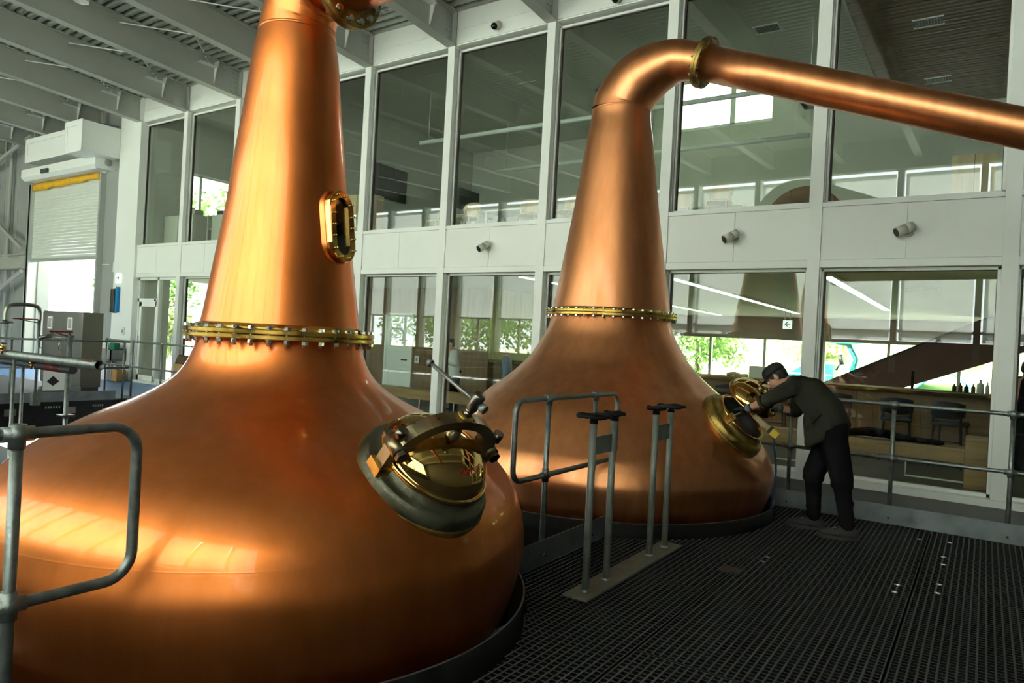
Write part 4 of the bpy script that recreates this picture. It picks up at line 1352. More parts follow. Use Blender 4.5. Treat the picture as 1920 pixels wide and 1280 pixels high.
MB().cyl((-19.44, 9.33, 5.66), (-19.43, 9.33, 5.66), 0.10, n=20).build('vent_disc', 'alu_frame', sx)
MB().bevbox(-22.45, -22.05, 8.93, 9.0, 5.56, 5.68, 0.015).build('sensor', 'steel_grey', sx)
def duct(name, x0, x1, y0, y1, z0, z1, label):
    t = thing(name, ((x0 + x1) / 2, (y0 + y1) / 2, z0), label, 'duct')
    MB().box(x0, x1, y0, y1, z0, z1).build('casing', 'white_panel', t)
    e = MB()
    for (a, b, c, d) in ((x0 - 0.012, x1 + 0.012, z1 - 0.02, z1 + 0.012), (x0 - 0.012, x1 + 0.012, z0 - 0.012, z0 + 0.02)):
        e.box(a, b, y0 - 0.012, y0 + 0.01, c, d)
    for x in (x0, x1):
        e.box(x - 0.012, x + 0.012, y0 - 0.012, y0 + 0.01, z0, z1)
    e.build('edge_frame', 'white_paint', t)
    MB().box(x0 + 0.12, x0 + 0.13, y0 - 0.004, y0, z0 + 0.2, z1 - 0.12).box(x0 + 0.12, x1 - 0.25, y0 - 0.004, y0, z1 - 0.13, z1 - 0.12).build('panel_line', 'alu_frame', t)
duct('air_duct', -23.4, -20.0, 8.92, 9.40, 5.94, 6.60, 'long white duct box above the shutter casing')
duct('air_duct', -19.97, -19.06, 8.48, 9.42, 5.74, 6.52, 'white duct box standing out from the wall beside the pier')
cb = thing('cable_bundle', (-19.3, 9.1, 6.55), 'dark loose cables on top of the projecting white duct box', 'cables')
for j in range(3):
    MB().tube(smooth_curve([(-19.9 + 0.1 * j, 8.7, 6.56), (-19.6, 8.9 + 0.05 * j, 6.60 + 0.02 * j), (-19.3, 9.2, 6.54 + 0.03 * j), (-19.05, 9.35, 6.56)], 5), 0.02, 8).build('cable', 'steel_grey', cb)

# ---- stainless control cabinet
cc = thing('control_cabinet', (-16.2, 7.2, 0), 'tall stainless steel control cabinet with white vent grilles in front of the shutter', 'cabinet')
x0, x1, y0, y1, z1 = -17.08, -15.28, 7.0, 7.40, 1.64
MB().box(x0, x1, y0 + 0.02, y1, 0.10, z1).build('body', 'stainless', cc)
MB().box(x0 + 0.03, x1 - 0.03, y0 + 0.04, y1 - 0.02, 0.0, 0.10).build('plinth', 'steel_grey', cc)
xm = (x0 + x1) / 2
for (a, b) in ((x0 + 0.01, xm - 0.006), (xm + 0.006, x1 - 0.01)):
    d_ = MB().bevbox(a, b, y0, y0 + 0.02, 0.12, z1 - 0.02, 0.004).build('door', 'stainless', cc)
    gx = (a + b) / 2 - 0.18
    for (ga, gb_) in ((1.26, 1.52), (0.30, 0.52)):
        MB().box(gx, gx + 0.20, y0 - 0.012, y0, ga, gb_).build('grille', 'white_plastic', d_)
        MB().box(gx + 0.03, gx + 0.17, y0 - 0.014, y0 - 0.010, ga + 0.03, gb_ - 0.03).build('grille_mesh', 'grey_plastic', d_)
    hx = a + 0.04
    MB().tube([(hx, y0, 1.02), (hx, y0 - 0.05, 1.0), (hx, y0 - 0.05, 0.84), (hx, y0, 0.82)], 0.014, 10).build('handle', 'zinc', d_)
for (x, z, mt) in ((-16.62, 1.02, 'red_paint'), (-16.54, 1.04, 'tape_yellow'), (-16.58, 1.16, 'zinc')):
    MB().cyl((x, y0 - 0.03, z), (x, y0, z), 0.025, n=14).build('push_button', mt, cc)
MB().box(x1, x1 + 0.006, y0 + 0.03, y1 - 0.02, 0.12, z1 - 0.02).build('side_panel', 'stainless', cc)

# ---- galvanised pipe sticking out, open end towards us
gp_ = thing('steel_pipe', (-9.0, 3.52, 1.0), 'open-ended galvanised pipe pointing right, entering at the left edge', 'pipe')
a = V((-7.30, 3.52, 1.045)); b = V((-13.6, 3.52, 1.045))
MB().pipe(a, b, 0.050, 0.043).build('tube', 'galvanised', gp_)
MB().cyl(a + V((-0.16, 0, 0)), a + V((-0.17, 0, 0)), 0.043, n=24).build('dark_bore', 'black_rubber', gp_)
MB().obox(a + V((-0.17, -0.030, 0.038)), (1, 0, 0), V((0, 0.79, 0.61)), V((0, -0.61, 0.79)), 0.05, 0.014, 0.004).build('red_mark', 'red_paint', gp_)
MB().cyl((-9.25, 3.52, -2.6), (-9.25, 3.52, 1.0), 0.020, n=12).build('support_post', 'galvanised', gp_)
gp2 = thing('steel_pipe', (-9.5, 3.75, 0.9), 'dull pipe with dark red mark running below the open-ended galvanised pipe', 'pipe')
MB().cyl((-8.35, 3.75, 0.93), (-13.6, 3.75, 0.93), 0.045, n=20).build('tube', 'steel_grey', gp2)
MB().cyl((-8.98, 3.75, 0.93), (-8.62, 3.75, 0.93), 0.0465, n=20).build('red_mark', 'red_paint', gp2)
MB().cyl((-9.6, 3.75, -2.6), (-9.6, 3.75, 0.90), 0.018, n=10).build('support_post', 'galvanised', gp2)
for (c, lb) in ((V((-9.40, 3.45, 1.12)), 'polished brass valve on top of the galvanised pipe at the left edge'), (V((-9.05, 3.62, 0.97)), 'polished brass valve hanging between the two pipes at the left edge')):
    t = thing('brass_valve', c, lb, 'valve', 'brass drain valves')
    MB().ell(c, 0.030, 0.030, 0.030, 12, 8).cyl(c + V((-0.05, 0, 0)), c + V((0.05, 0, 0)), 0.020, n=8, smooth=False).cyl(c, c + V((0, 0, -0.07)), 0.016, n=12).build('valve_body', 'brass_polished', t)
    MB().cyl(c, c + V((0, 0, 0.05)), 0.010, n=10).obox(c + V((0.04, 0, 0.055)), (1, 0, 0), (0, 1, 0.0), (0, 0, 1), 0.06, 0.009, 0.005).build('lever', 'brass_polished', t)

# ---- valve stems with red levers
def stem(x, y, z0, z1, ly, label):
    t = thing('lever_valve', (x, y, z0), label, 'valve', 'valves with red levers')
    MB().cyl((x, y, z0), (x, y, z1), 0.026, n=14).build('stem_tube', 'galvanised', t)
    MB().cyl((x, y, z1), (x, y, z1 + 0.03), 0.014, n=10).build('spindle', 'dark_steel', t)
    MB().obox((x, y + ly / 2, z1 + 0.03), (1, 0, 0), (0, 1, 0), (0, 0, 1), 0.016, abs(ly) / 2 + 0.03, 0.010).build('lever', 'red_paint', t)
    MB().tube([(x, y, z1 - 0.03), (x, y + ly * 0.8, z1 + 0.02)], 0.008, 8).build('lever_stay', 'red_paint', t)
    return t
st1 = stem(-9.4, 4.16, -2.6, 1.30, -0.20, 'tall upright valve stem with red lever in front of the steel cabinet')
MB().box(-9.47, -9.33, 4.08, 4.24, 0.28, 0.31).build('clamp', 'zinc', st1)
st2 = stem(-13.3, 5.40, 0.2, 1.42, 0.0 - 0.36, 'grey pipe riser with red lever at the far left, under a bent pipe')
MB().tube(smooth_curve([(-13.3, 5.40, 1.42), (-13.3, 5.40, 1.60), (-13.3, 5.32, 1.68), (-13.3, 5.05, 1.68), (-13.3, 4.92, 1.62), (-13.3, 4.90, 1.40)], 5), 0.030, 12).build('bent_pipe', 'stainless', st2)
MB().cyl((-13.3, 4.90, 1.36), (-13.3, 4.90, 1.40), 0.12, n=20).build('pipe_flange', 'stainless', st2)
MB().box(-13.36, -13.24, 5.34, 5.46, 0.0, 0.2).build('foot', 'galvanised', st2)
MB().tube([(-13.3, 5.40, 1.14), (-13.3, 5.55, 1.18), (-13.3, 5.95, 1.18)], 0.035, 10).build('branch_pipe', 'stainless', st2)
vt = thing('process_tank', (-15.0, 4.5, 0), 'grey steel tank with black manway lid at the far left edge', 'tank')
MB().lathe([(0.001, 1.20), (0.45, 1.19), (0.65, 1.12), (0.72, 1.0), (0.72, 0.02)], 48, Matrix.Translation((-15.3, 4.6, 0))).build('shell', 'steel_grey', vt)
MB().cyl((-15.2, 4.75, 1.22), (-15.2, 4.75, 1.30), 0.20, n=24).build('manway_lid', 'black_iron', vt)
MB().cyl((-15.2, 4.75, 1.12), (-15.2, 4.75, 1.23), 0.16, n=24).build('manway_neck', 'stainless', vt)
hs = thing('hazard_sheet', (-13.9, 5.95, 0.3), 'white hazard sheet with black symbol hanging on the distant railing', 'sign')
MB().box(-13.775, -13.77, 5.70, 6.05, 0.20, 0.56).build('sheet', 'white_plastic', hs)
MB().prism([(5.76, 0.36), (5.86, 0.46), (5.96, 0.36), (5.86, 0.28)], 'x', -13.77, -13.766).build('symbol', 'black_plastic', hs)

# ---- rope coil on boxes near the glazed door, telephone on the frame
crate('cardboard_box', (-13.4, 8.15, -0.02), (0.60, 0.42, 0.42), 'cardboard_light', 'lower flat brown carton on the blue floor behind the shoulder of the front still')
crate('cardboard_box', (-13.35, 8.15, 0.405), (0.46, 0.36, 0.30), 'cardboard', 'upper brown carton carrying the rope coil beside the glazed door')
rc = thing('rope_coil', (-13.35, 8.15, 0.71), 'coil of dark rope lying on the brown carton', 'rope')
m_ = MB()
for j in range(5):
    rr = 0.24 - 0.012 * j
    m_.tube([(-13.35 + rr * math.cos(q) * 1.15, 8.15 + rr * 0.8 * math.sin(q), 0.735 + 0.028 * j + 0.012 * math.sin(3 * q + j)) for q in [2 * PI * i / 24 for i in range(24)]], 0.024, 8, closed=True)
m_.build('coil', 'rope', rc)
ph_ = thing('wall_phone', (-16.55, 9.54, 0.9), 'white wall telephone behind the side light of the glazed door', 'telephone')
MB().bevbox(-16.62, -16.46, 9.68, 9.73, 0.92, 1.20, 0.01).build('phone_body', 'white_plastic', ph_)
MB().tube([(-16.66, 9.70, 1.22), (-16.70, 9.70, 1.16), (-16.70, 9.70, 0.94), (-16.66, 9.70, 0.88)], 0.022, 10).build('handset', 'white_plastic', ph_)
MB().tube(smooth_curve([(-16.66, 9.70, 0.88), (-16.64, 9.70, 0.70), (-16.58, 9.70, 0.66), (-16.54, 9.70, 0.92)], 5), 0.008, 6).build('cord', 'grey_plastic', ph_)

# ================================================================== BAR ROOM (ground floor)
bc = thing('bar_counter', (-3.0, 13.0, 0), 'long dark wooden bar counter with a shiny top edge, in the room behind the glass', 'counter')
CX0, CX1 = -9.1, 3.6
MB().bevbox(CX0, CX1, 12.62, 13.40, 1.02, 1.075, 0.006).build('counter_top', 'oak_dark', bc)
MB().box(CX0, CX1, 12.60, 12.62, 1.03, 1.062).build('brass_edge', 'brass_polished', bc)
x = CX0
while x < CX1 - 0.05:
    e = min(x + 0.92, CX1)
    MB().box(x + 0.004, e - 0.004, 12.80, 12.83, 0.06, 1.02).build('front_panel', 'oak_dark', bc)
    x += 0.92
MB().box(CX0, CX1, 12.83, 13.3, 0.0, 1.02).build('carcass', 'dark_wood', bc)
MB().cyl((CX0, 12.70, 0.20), (CX1, 12.70, 0.20), 0.02, n=10).build('foot_rail', 'brass', bc)

# bar stools
def make_stool():
    t = thing('bar_stool', (0, 0, 0), 'x', 'stool', 'bar stools along the counter')
    MB().bevbox(-0.21, 0.21, -0.20, 0.20, 0.60, 0.67, 0.025).build('seat', 'dark_seat', t)
    b = MB()
    N = 14; vs = []; fs = []
    for i in range(N + 1):
        a = math.radians(-150 + 120 * i / N)
        for (r, z) in ((0.245, 0.74), (0.255, 0.84), (0.245, 0.93), (0.215, 0.93), (0.225, 0.84), (0.215, 0.74)):
            sh = 0.03 * math.cos(math.pi * (i / N - 0.5)) 
            vs.append((r * math.cos(a), r * math.sin(a), z + (sh if z > 0.9 else (-sh if z < 0.78 else 0))))
    for i in range(N):
        for j in range(6):
            fs.append((i * 6 + j, i * 6 + (j + 1) % 6, i * 6 + 6 + (j + 1) % 6, i * 6 + 6 + j))
    fs.append(tuple(range(6))); fs.append(tuple(N * 6 + j for j in range(6))[::-1])
    b.add(vs, fs, True); b.build('backrest', 'dark_seat', t)
    for sx in (-1, 1):
        for sy in (-1, 1):
            top = V((sx * 0.17, sy * 0.16, 0.62)); bot = V((sx * 0.21, sy * 0.20, 0.0))
            MB().tube([top, bot], [0.018, 0.014], 8).build('leg', 'dark_seat', t)
    for sx in (-1, 1):
        MB().tube([(sx * 0.17, -0.17, 0.60), (sx * 0.19, -0.225, 0.80)], 0.014, 8).build('back_post', 'dark_seat', t)
        MB().tube([(sx * 0.197, -0.187, 0.2), (sx * 0.197, 0.187, 0.2)], 0.010, 8).build('stretcher', 'dark_seat', t)
    for z in (0.2, 0.38):
        MB().tube([(-0.195, -0.185, z), (0.195, -0.185, z)], 0.010, 8).build('stretcher', 'dark_seat', t)
    return t
proto = make_stool()
stools = [(-1.10, 12.22, 4, 'dark bar stool with rounded back seen between the first two railing posts'),
          (-0.40, 12.18, -12, 'dark bar stool behind the railing, the one nearest the right wooden bench end'),
          (-1.95, 12.28, 8, 'dark bar stool directly behind the bent worker'),
          (1.15, 12.22, 0, 'dark bar stool beyond the right edge of the picture'),
          (-2.95, 12.32, 20, 'dark bar stool beyond the raised manhole lid, back half turned'),
          (-3.85, 12.35, 55, 'dark bar stool left of the raised lid, seen against the bright window'),
          (-5.2, 12.3, 0, 'dark bar stool hidden behind the rear still')]
for i, (x, y, a, lb) in enumerate(stools):
    o = proto if i == 0 else copy_tree(proto)
    o.location = (x, y, 0); o.rotation_euler = (0, 0, math.radians(a)); o['label'] = lb

# bottles and jars on the counter
def bottle(x, y, h, r, material, label, z=1.075):
    t = thing('bottle', (x, y, z), label, 'bottle', 'bottles and jars on the bar counter')
    M = Matrix.Translation((x, y, z))
    MB().lathe([(0.001, 0.0), (r, 0.0), (r, h * 0.6), (r * 0.9, h * 0.68), (r * 0.38, h * 0.80), (r * 0.36, h * 0.95), (0.001, h * 0.95)], 18, M).build('glass_body', material, t)
    MB().lathe([(0.001, h * 0.94), (r * 0.42, h * 0.94), (r * 0.42, h), (0.001, h)], 14, M).build('stopper', 'black_plastic', t)
for (x, h, r, m_, lb) in ((-0.40, 0.13, 0.03, 'black_plastic', 'small black jar at the left of the bottle row on the bar'),
                          (-0.32, 0.15, 0.03, 'amber_bottle', 'second dark jar from the left of the bottle row on the bar'),
                          (-0.24, 0.13, 0.032, 'black_plastic', 'third squat dark jar in the bottle row on the bar'),
                          (-0.15, 0.14, 0.03, 'amber_bottle', 'fourth dark jar, left of the tall decanter on the bar'),
                          (-0.06, 0.21, 0.05, 'clear_bottle', 'tall pale decanter with dark stopper on the bar counter'),
                          (0.03, 0.18, 0.026, 'clear_bottle', 'slim clear bottle right of the decanter on the bar'),
                          (0.12, 0.16, 0.03, 'amber_bottle', 'dark bottle at the right end of the row, by the white mullion')):
    bottle(x, 13.05, h, r, m_, lb)
tp = thing('beer_tap', (-0.98, 13.1, 1.075), 'slim dark tap column standing on the bar counter', 'tap')
MB().cyl((-0.98, 13.1, 1.075), (-0.98, 13.1, 1.36), 0.022, n=12).build('column', 'black_iron', tp)
MB().tube([(-0.98, 13.1, 1.30), (-0.98, 12.98, 1.30), (-0.98, 12.95, 1.24)], 0.012, 8).build('spout', 'black_iron', tp)
bx = thing('counter_box', (-3.3, 13.0, 1.075), 'pale grey box standing on the bar counter left of the capped head', 'box')
MB().bevbox(-3.52, -2.98, 12.85, 13.2, 1.075, 1.29, 0.01).build('casing', 'plaster', bx)
MB().box(-3.26, -3.25, 12.84, 12.852, 1.09, 1.28).build('door_gap', 'steel_grey', bx)
cbg = thing('cloth_bag', (-3.75, 12.95, 1.075), 'crumpled beige cloth bag on the bar counter beside the grey box', 'bag')
m_ = MB()
for j in range(7):
    m_.ell((-3.9 + j * 0.05, 12.95 + 0.02 * math.sin(j * 2), 1.11 + 0.02 * math.sin(j)), 0.06, 0.06, 0.04, 10, 6)
m_.remesh('bag', 'cardboard_light', 0.02, cbg, 3)

# benches along the glass with white wire legs
def bench(x0, x1, label, blocks):
    t = thing('bench', ((x0 + x1) / 2, 10.4, 0), label, 'bench', 'wooden benches behind the lower windows')
    MB().bevbox(x0, x1, 10.28, 10.62, 0.29, 0.475, 0.006).build('seat_plank', 'oak', t)
    x = x0 + 0.5
    while x < x1 - 0.5:
        MB().tube([(x, 10.32, 0.29), (x, 10.32, 0.06), (x + 0.75, 10.32, 0.06), (x + 0.75, 10.32, 0.29)], 0.012, 8).build('wire_leg', 'white_paint', t)
        x += 1.6
    for b in blocks:
        MB().bevbox(b - 0.001, b + 0.30, 10.26, 10.66, 0.0, 0.62, 0.006).build('end_block', mat_wood_end, t)
mat_wood_end = 'oak'
bench(-2.9, -0.17, 'thick light wooden bench behind the worker\'s legs, on white wire legs', (-0.17,))
bench(-11.9, -7.0, 'thick light wooden bench seen between the two stills', ())
bench(0.45, 3.4, 'wooden bench continuing beyond the right-hand mullion', ())
jk = thing('jacket', (-0.95, 10.45, 0.48), 'black jacket thrown over the wooden bench', 'jacket')
m_ = MB()
rnd = random.Random(3)
for j in range(16):
    m_.ell((-1.55 + j * 0.072, 10.45 + rnd.uniform(-0.05, 0.05), 0.475 + 0.03 + 0.05 * math.exp(-((j - 5) / 4.0) ** 2)), 0.09, 0.12, 0.035 + 0.03 * math.exp(-((j - 5) / 4.0) ** 2), 12, 8)
m_.remesh('cloth', 'black_cloth', 0.018, jk, 2)

# ceiling light strips and air vent of the bar
def led_strip(x, y0, y1, label):
    t = thing('light_strip', (x, y0, 2.66), label, 'light strip', 'recessed light strips in the bar ceiling')
    MB().box(x - 0.075, x + 0.075, y0, y1, 2.62, 2.652).build('housing', 'white_paint', t)
    MB().box(x - 0.055, x + 0.055, y0 + 0.02, y1 - 0.02, 2.612, 2.621).build('diffuser', 'led', t)
led_strip(-4.15, 10.1, 19.5, 'long white ceiling light strip right of the rear still, the nearer one')
led_strip(-6.7, 10.1, 21.0, 'long white ceiling light strip right of the rear still, the farther one')
led_strip(-1.87, 10.4, 17.5, 'long pale ceiling light strip in the rightmost bar window')
def vent(name, x, y, z, w, d, label):
    t = thing(name, (x, y, z), label, 'vent', 'ceiling air vents')
    MB().box(x - w / 2, x + w / 2, y - d / 2, y + d / 2, z - 0.004, z).build('dark_back', 'black_plastic', t)
    MB().box(x - w / 2 - 0.03, x + w / 2 + 0.03, y - d / 2 - 0.03, y - d / 2, z - 0.014, z).box(x - w / 2 - 0.03, x + w / 2 + 0.03, y + d / 2, y + d / 2 + 0.03, z - 0.014, z).build('frame', 'white_plastic', t)
    n_ = 9
    for i in range(n_):
        xx = x - w / 2 + w * (i + 0.5) / n_
        MB().box(xx - 0.006, xx + 0.006, y - d / 2, y + d / 2, z - 0.013, z - 0.003).build('vane', 'grey_plastic', t)
vent('air_vent', -0.91, 12.65, 2.66, 0.50, 0.16, 'slotted air vent in the bar ceiling, rightmost lower window')
vent('air_vent', -3.31, 12.1, ZC, 0.36, 0.26, 'slotted air vent in the grey lounge ceiling above the copper arm')
vent('air_vent', -0.96, 12.33, ZC - 0.29, 0.36, 0.26, 'dark air vent in the brown timber ceiling, top right')
vent('air_vent', -0.96, 14.94, ZC - 0.29, 0.36, 0.26, 'dark far air vent in the brown timber ceiling just above the arm')

# white door and switch in the timber wall
d2 = tag(MB().box(-12.36, -12.29, 12.68, 12.72, 0, 2.05).box(-11.51, -11.44, 12.68, 12.72, 0, 2.05).box(-12.36, -11.44, 12.68, 12.72, 1.99, 2.05).build('door_2', 'white_paint'), kind='structure')
lf = MB().box(-12.29, -11.51, 12.69, 12.72, 0.01, 1.99).build('door_leaf', 'white_paint', d2)
MB().tube([(-11.60, 12.69, 0.92), (-11.60, 12.64, 0.92), (-11.74, 12.64, 0.92)], 0.012, 8).build('door_handle', 'black_iron', lf)
sp_ = thing('light_switch', (-11.29, 12.7, 0.96), 'white light switch plate on the timber wall beside the white door', 'switch')
MB().bevbox(-11.36, -11.22, 12.70, 12.72, 0.86, 1.04, 0.005).build('plate', 'white_plastic', sp_)
MB().box(-11.31, -11.27, 12.694, 12.70, 0.91, 0.99).build('rocker', 'grey_plastic', sp_)

# staircase stringer rising behind the bar
sr = thing('staircase', (-2.0, 20.0, 0), 'brown sloping staircase side rising behind the bar, in front of the bright windows', 'staircase')
MB().prism([(-5.07, 0.0), (0.02, 2.65), (2.58, 2.65), (-3.72, 0.0)], 'y', 19.7, 20.3).build('stringer', 'stair_brown', sr)
MB().prism([(-5.12, 0.03), (-0.02, 2.65), (0.06, 2.65), (-5.0, 0.0)], 'y', 19.65, 19.7).build('edge_strip', 'dark_wood', sr)

# ================================================================== LOUNGE (upper floor)
ZF = 3.33
def make_chair():
    t = thing('lounge_chair', (0, 0, 0), 'x', 'chair', 'light wooden chairs behind the upper windows')
    MB().lathe([(0.001, 0.40), (0.20, 0.40), (0.215, 0.415), (0.20, 0.43), (0.001, 0.43)], 24).build('seat', 'ply', t)
    b = MB(); N = 18
    vs = []; fs = []
    for j in range(9):
        zz = 0.50 + 0.26 * j / 8
        w = 0.20 * math.sqrt(max(0.04, 1 - ((j - 4) / 4.3) ** 2))
        for i in range(N + 1):
            q = -1 + 2 * i / N
            x = q * w
            y = -0.20 + 0.9 * x * x
            vs.append((x, y - 0.03 * j / 8, zz)); vs.append((x, y - 0.014 - 0.03 * j / 8, zz))
    K = 2 * (N + 1)
    for j in range(8):
        for i in range(N):
            a = j * K + 2 * i
            fs.append((a, a + 2, a + K + 2, a + K)); fs.append((a + 1, a + K + 1, a + K + 3, a + 3))
    for j in range(8):
        a = j * K
        fs.append((a, a + K, a + K + 1, a + 1)); a += 2 * N
        fs.append((a, a + 1, a + K + 1, a + K))
    for i in range(N):
        fs.append((2 * i, 2 * i + 1, 2 * i + 3, 2 * i + 2)); a = 8 * K + 2 * i
        fs.append((a, a + 2, a + 3, a + 1))
    b.add(vs, fs, True); b.build('backrest', 'ply', t)
    for sx in (-1, 1):
        MB().tube([(sx * 0.15, -0.15, 0.60), (sx * 0.16, -0.17, 0.42), (sx * 0.19, -0.22, 0.0)], 0.014, 8).build('leg', 'ply', t)
        MB().tube([(sx * 0.14, 0.14, 0.41), (sx * 0.18, 0.19, 0.0)], 0.014, 8).build('leg', 'ply', t)
    return t
cp = make_chair()
chairs = [(-6.85, 10.45, 200, 'light wooden round-backed chair just left of the rear still\'s neck, behind the upper glass'),
          (-8.15, 10.35, 185, 'light wooden round-backed chair left of centre behind the upper glass, above the first spot lamp'),
          (-9.0, 10.5, 170, 'leftmost light wooden round-backed chair by a white table behind the upper glass'),
          (-6.02, 10.4, 175, 'light wooden round-backed chair partly hidden by the rear still\'s neck'),
          (-3.45, 10.45, 190, 'light wooden round-backed chair right of the rear still\'s neck, behind the upper glass'),
          (-4.35, 11.3, 20, 'light wooden chair deeper in the lounge, right of the rear still\'s neck')]
for i, (x, y, a, lb) in enumerate(chairs):
    o = cp if i == 0 else copy_tree(cp)
    o.location = (x, y, ZF); o.rotation_euler = (0, 0, math.radians(a)); o['label'] = lb
def table(x, y, w, d, label):
    t = thing('white_table', (x, y, ZF), label, 'table', 'white tables in the lounge')
    MB().bevbox(x - w / 2, x + w / 2, y - d / 2, y + d / 2, ZF + 0.58, ZF + 0.61, 0.008).build('table_top', 'white_plastic', t)
    for sx in (-1, 1):
        for sy in (-1, 1):
            MB().box(x + sx * (w / 2 - 0.05) - 0.02, x + sx * (w / 2 - 0.05) + 0.02, y + sy * (d / 2 - 0.05) - 0.02, y + sy * (d / 2 - 0.05) + 0.02, ZF, ZF + 0.58).build('leg', 'white_paint', t)
table(-7.55, 10.95, 0.9, 0.6, 'white table between the round-backed chairs in the middle upper window')
table(-8.7, 11.1, 0.8, 0.6, 'white table beside the leftmost round-backed chair in the lounge')
table(-3.9, 11.75, 1.0, 0.5, 'white table behind the upper glass right of the rear still\'s neck')
rt = thing('round_screen', (-2.35, 11.0, ZF), 'large brown half-round panel with vertical seams behind the upper glass', 'panel')
m_ = MB()
for j in range(6):
    xa = -0.60 + 0.2 * j; xb = xa + 0.196
    pts = [(xa, 0.0)] + [(q, max(0.02, math.sqrt(max(0.0, 0.62 ** 2 - q * q)) * 1.12)) for q in [xa + (xb - xa) * i / 6 for i in range(7)]] + [(xb, 0.0)]
    MB().prism([(-2.33 + p[0], ZF + p[1]) for p in pts], 'y', 11.0, 11.03).build('panel_board', 'oak_dark', rt)
MB().box(-2.9, -1.75, 11.03, 11.25, ZF, ZF + 0.05).build('foot', 'dark_wood', rt)
pb = thing('plywood_cabinet', (-0.25, 11.2, ZF), 'tall pale plywood cabinet behind the upper glass at the far right', 'cabinet')
MB().box(-0.50, 0.02, 11.0, 11.4, ZF, ZF + 0.95).build('body', 'ply', pb)
for x in (-0.24,):
    MB().box(x - 0.003, x + 0.003, 10.995, 11.0, ZF, ZF + 0.95).build('door_gap', 'dark_wood', pb)
pb = thing('plywood_cabinet', (-11.3, 10.8, ZF), 'pale plywood cabinet beside the oval sight window of the front still', 'cabinet')
MB().box(-11.75, -10.95, 10.6, 11.0, ZF, ZF + 1.15).build('body', 'ply', pb)
MB().box(-11.353, -11.347, 10.595, 10.6, ZF, ZF + 1.15).build('door_gap', 'dark_wood', pb)
def pendant(x0, x1, y, z, label):
    t = thing('pendant_tube', ((x0 + x1) / 2, y, z), label, 'pendant light', 'long tube pendants in the lounge')
    MB().cyl((x0, y, z), (x1, y, z), 0.045, n=16).build('tube', 'white_paint', t)
    x = x0 + 0.25
    while x < x1:
        MB().cyl((x, y, z), (x, y, ZC), 0.008, n=6).build('wire', 'white_paint', t)
        x += (x1 - x0 - 0.5)
pendant(-10.9, -2.3, 12.0, 5.90, 'long white tube pendant in the lounge, the nearer and higher one')
pendant(-10.5, -3.05, 14.5, 5.82, 'long white tube pendant in the lounge, the farther and lower one')
for (x, y, lb) in ((-5.19, 10.43, 'thin white ceiling slot above the copper bend, nearer one'), (-5.35, 11.21, 'thin white ceiling slot above the copper bend, farther one'),
                   (-9.73, 10.60, 'thin white ceiling slot in the window left of centre, nearer one'), (-9.81, 11.16, 'thin white ceiling slot in the window left of centre, farther one'),
                   (-8.29, 11.83, 'thin white ceiling slot in the middle upper window, nearer one'), (-8.31, 12.38, 'thin white ceiling slot in the middle upper window, farther one')):
    t = thing('slot_diffuser', (x, y, ZC), lb, 'air slot', 'white slot diffusers in the lounge ceiling')
    MB().box(x - 0.24, x + 0.24, y - 0.016, y + 0.016, ZC - 0.012, ZC).build('slot_frame', 'white_plastic', t)
    MB().box(x - 0.23, x + 0.23, y - 0.003, y + 0.003, ZC - 0.014, ZC - 0.011).build('slot_gap', 'black_plastic', t)
tv = thing('wall_screen', (-12.8, 12.9, 5.0), 'large dark screen on the lounge end wall beside the front still', 'screen')
MB().bevbox(-12.85, -12.78, 12.45, 13.65, 4.95, 5.78, 0.01).build('display', 'screen', tv)
MB().box(-12.779, -12.775, 13.30, 13.42, 5.05, 5.22).build('sensor', 'black_plastic', tv)
tv = thing('wall_screen', (-9.9, 12.6, 4.3), 'small dark screen on a stand deeper in the lounge, middle upper window', 'screen')
MB().bevbox(-10.02, -9.96, 12.2, 13.1, 4.42, 4.9, 0.01).build('display', 'screen', tv)
MB().cyl((-10.0, 12.65, ZF), (-10.0, 12.65, 4.45), 0.03, n=10).build('stand_post', 'black_iron', tv)
MB().cyl((-10.0, 12.65, ZF), (-10.0, 12.65, ZF + 0.02), 0.25, n=20).build('stand_foot', 'black_iron', tv)

# office at the left end of the upper floor
oc = thing('office_cabinet', (-17.6, 10.5, ZF), 'white low cabinet with a box on it, first upper window from the left', 'cabinet')
MB().bevbox(-18.05, -16.75, 10.15, 10.55, ZF, 4.30, 0.01).build('body', 'off_white', oc)
MB().box(-17.42, -17.41, 10.145, 10.15, ZF, 4.30).build('door_gap', 'grey_plastic', oc)
crate('cardboard_box', (-17.35, 10.35, 4.305), (0.30, 0.25, 0.22), 'cardboard_light', 'small tan box on the white office cabinet behind the first upper window')
crate('document_tray', (-16.95, 10.35, 4.305), (0.26, 0.25, 0.13), 'bulkhead', 'brown tray beside the tan box on the office cabinet', 'tray')
oc = thing('office_shelf', (-15.9, 10.6, ZF), 'white open shelf unit behind the second upper window', 'shelf')
MB().box(-16.05, -16.0, 10.1, 10.5, ZF, 4.20).box(-15.25, -15.2, 10.1, 10.5, ZF, 4.20).box(-16.05, -15.2, 10.48, 10.5, ZF, 4.20).box(-15.85, -15.2, 10.1, 10.12, ZF, 4.20).build('case', 'off_white', oc)
for z in (3.55, 3.85, 4.17):
    MB().box(-16.0, -15.25, 10.12, 10.48, z, z + 0.03).build('shelf_board', 'off_white', oc)
crate('desk_lamp', (-15.7, 10.3, 4.205), (0.24, 0.2, 0.12), 'steel_grey', 'dark folded desk case on the office shelf unit', 'case')
oh = thing('white_helmet', (-15.05, 10.05, 3.75), 'white rounded hard hat behind the second upper window', 'helmet')
MB().ell((-14.88, 10.10, 3.83), 0.14, 0.12, 0.10, 18, 10).build('shell', 'white_plastic', oh)
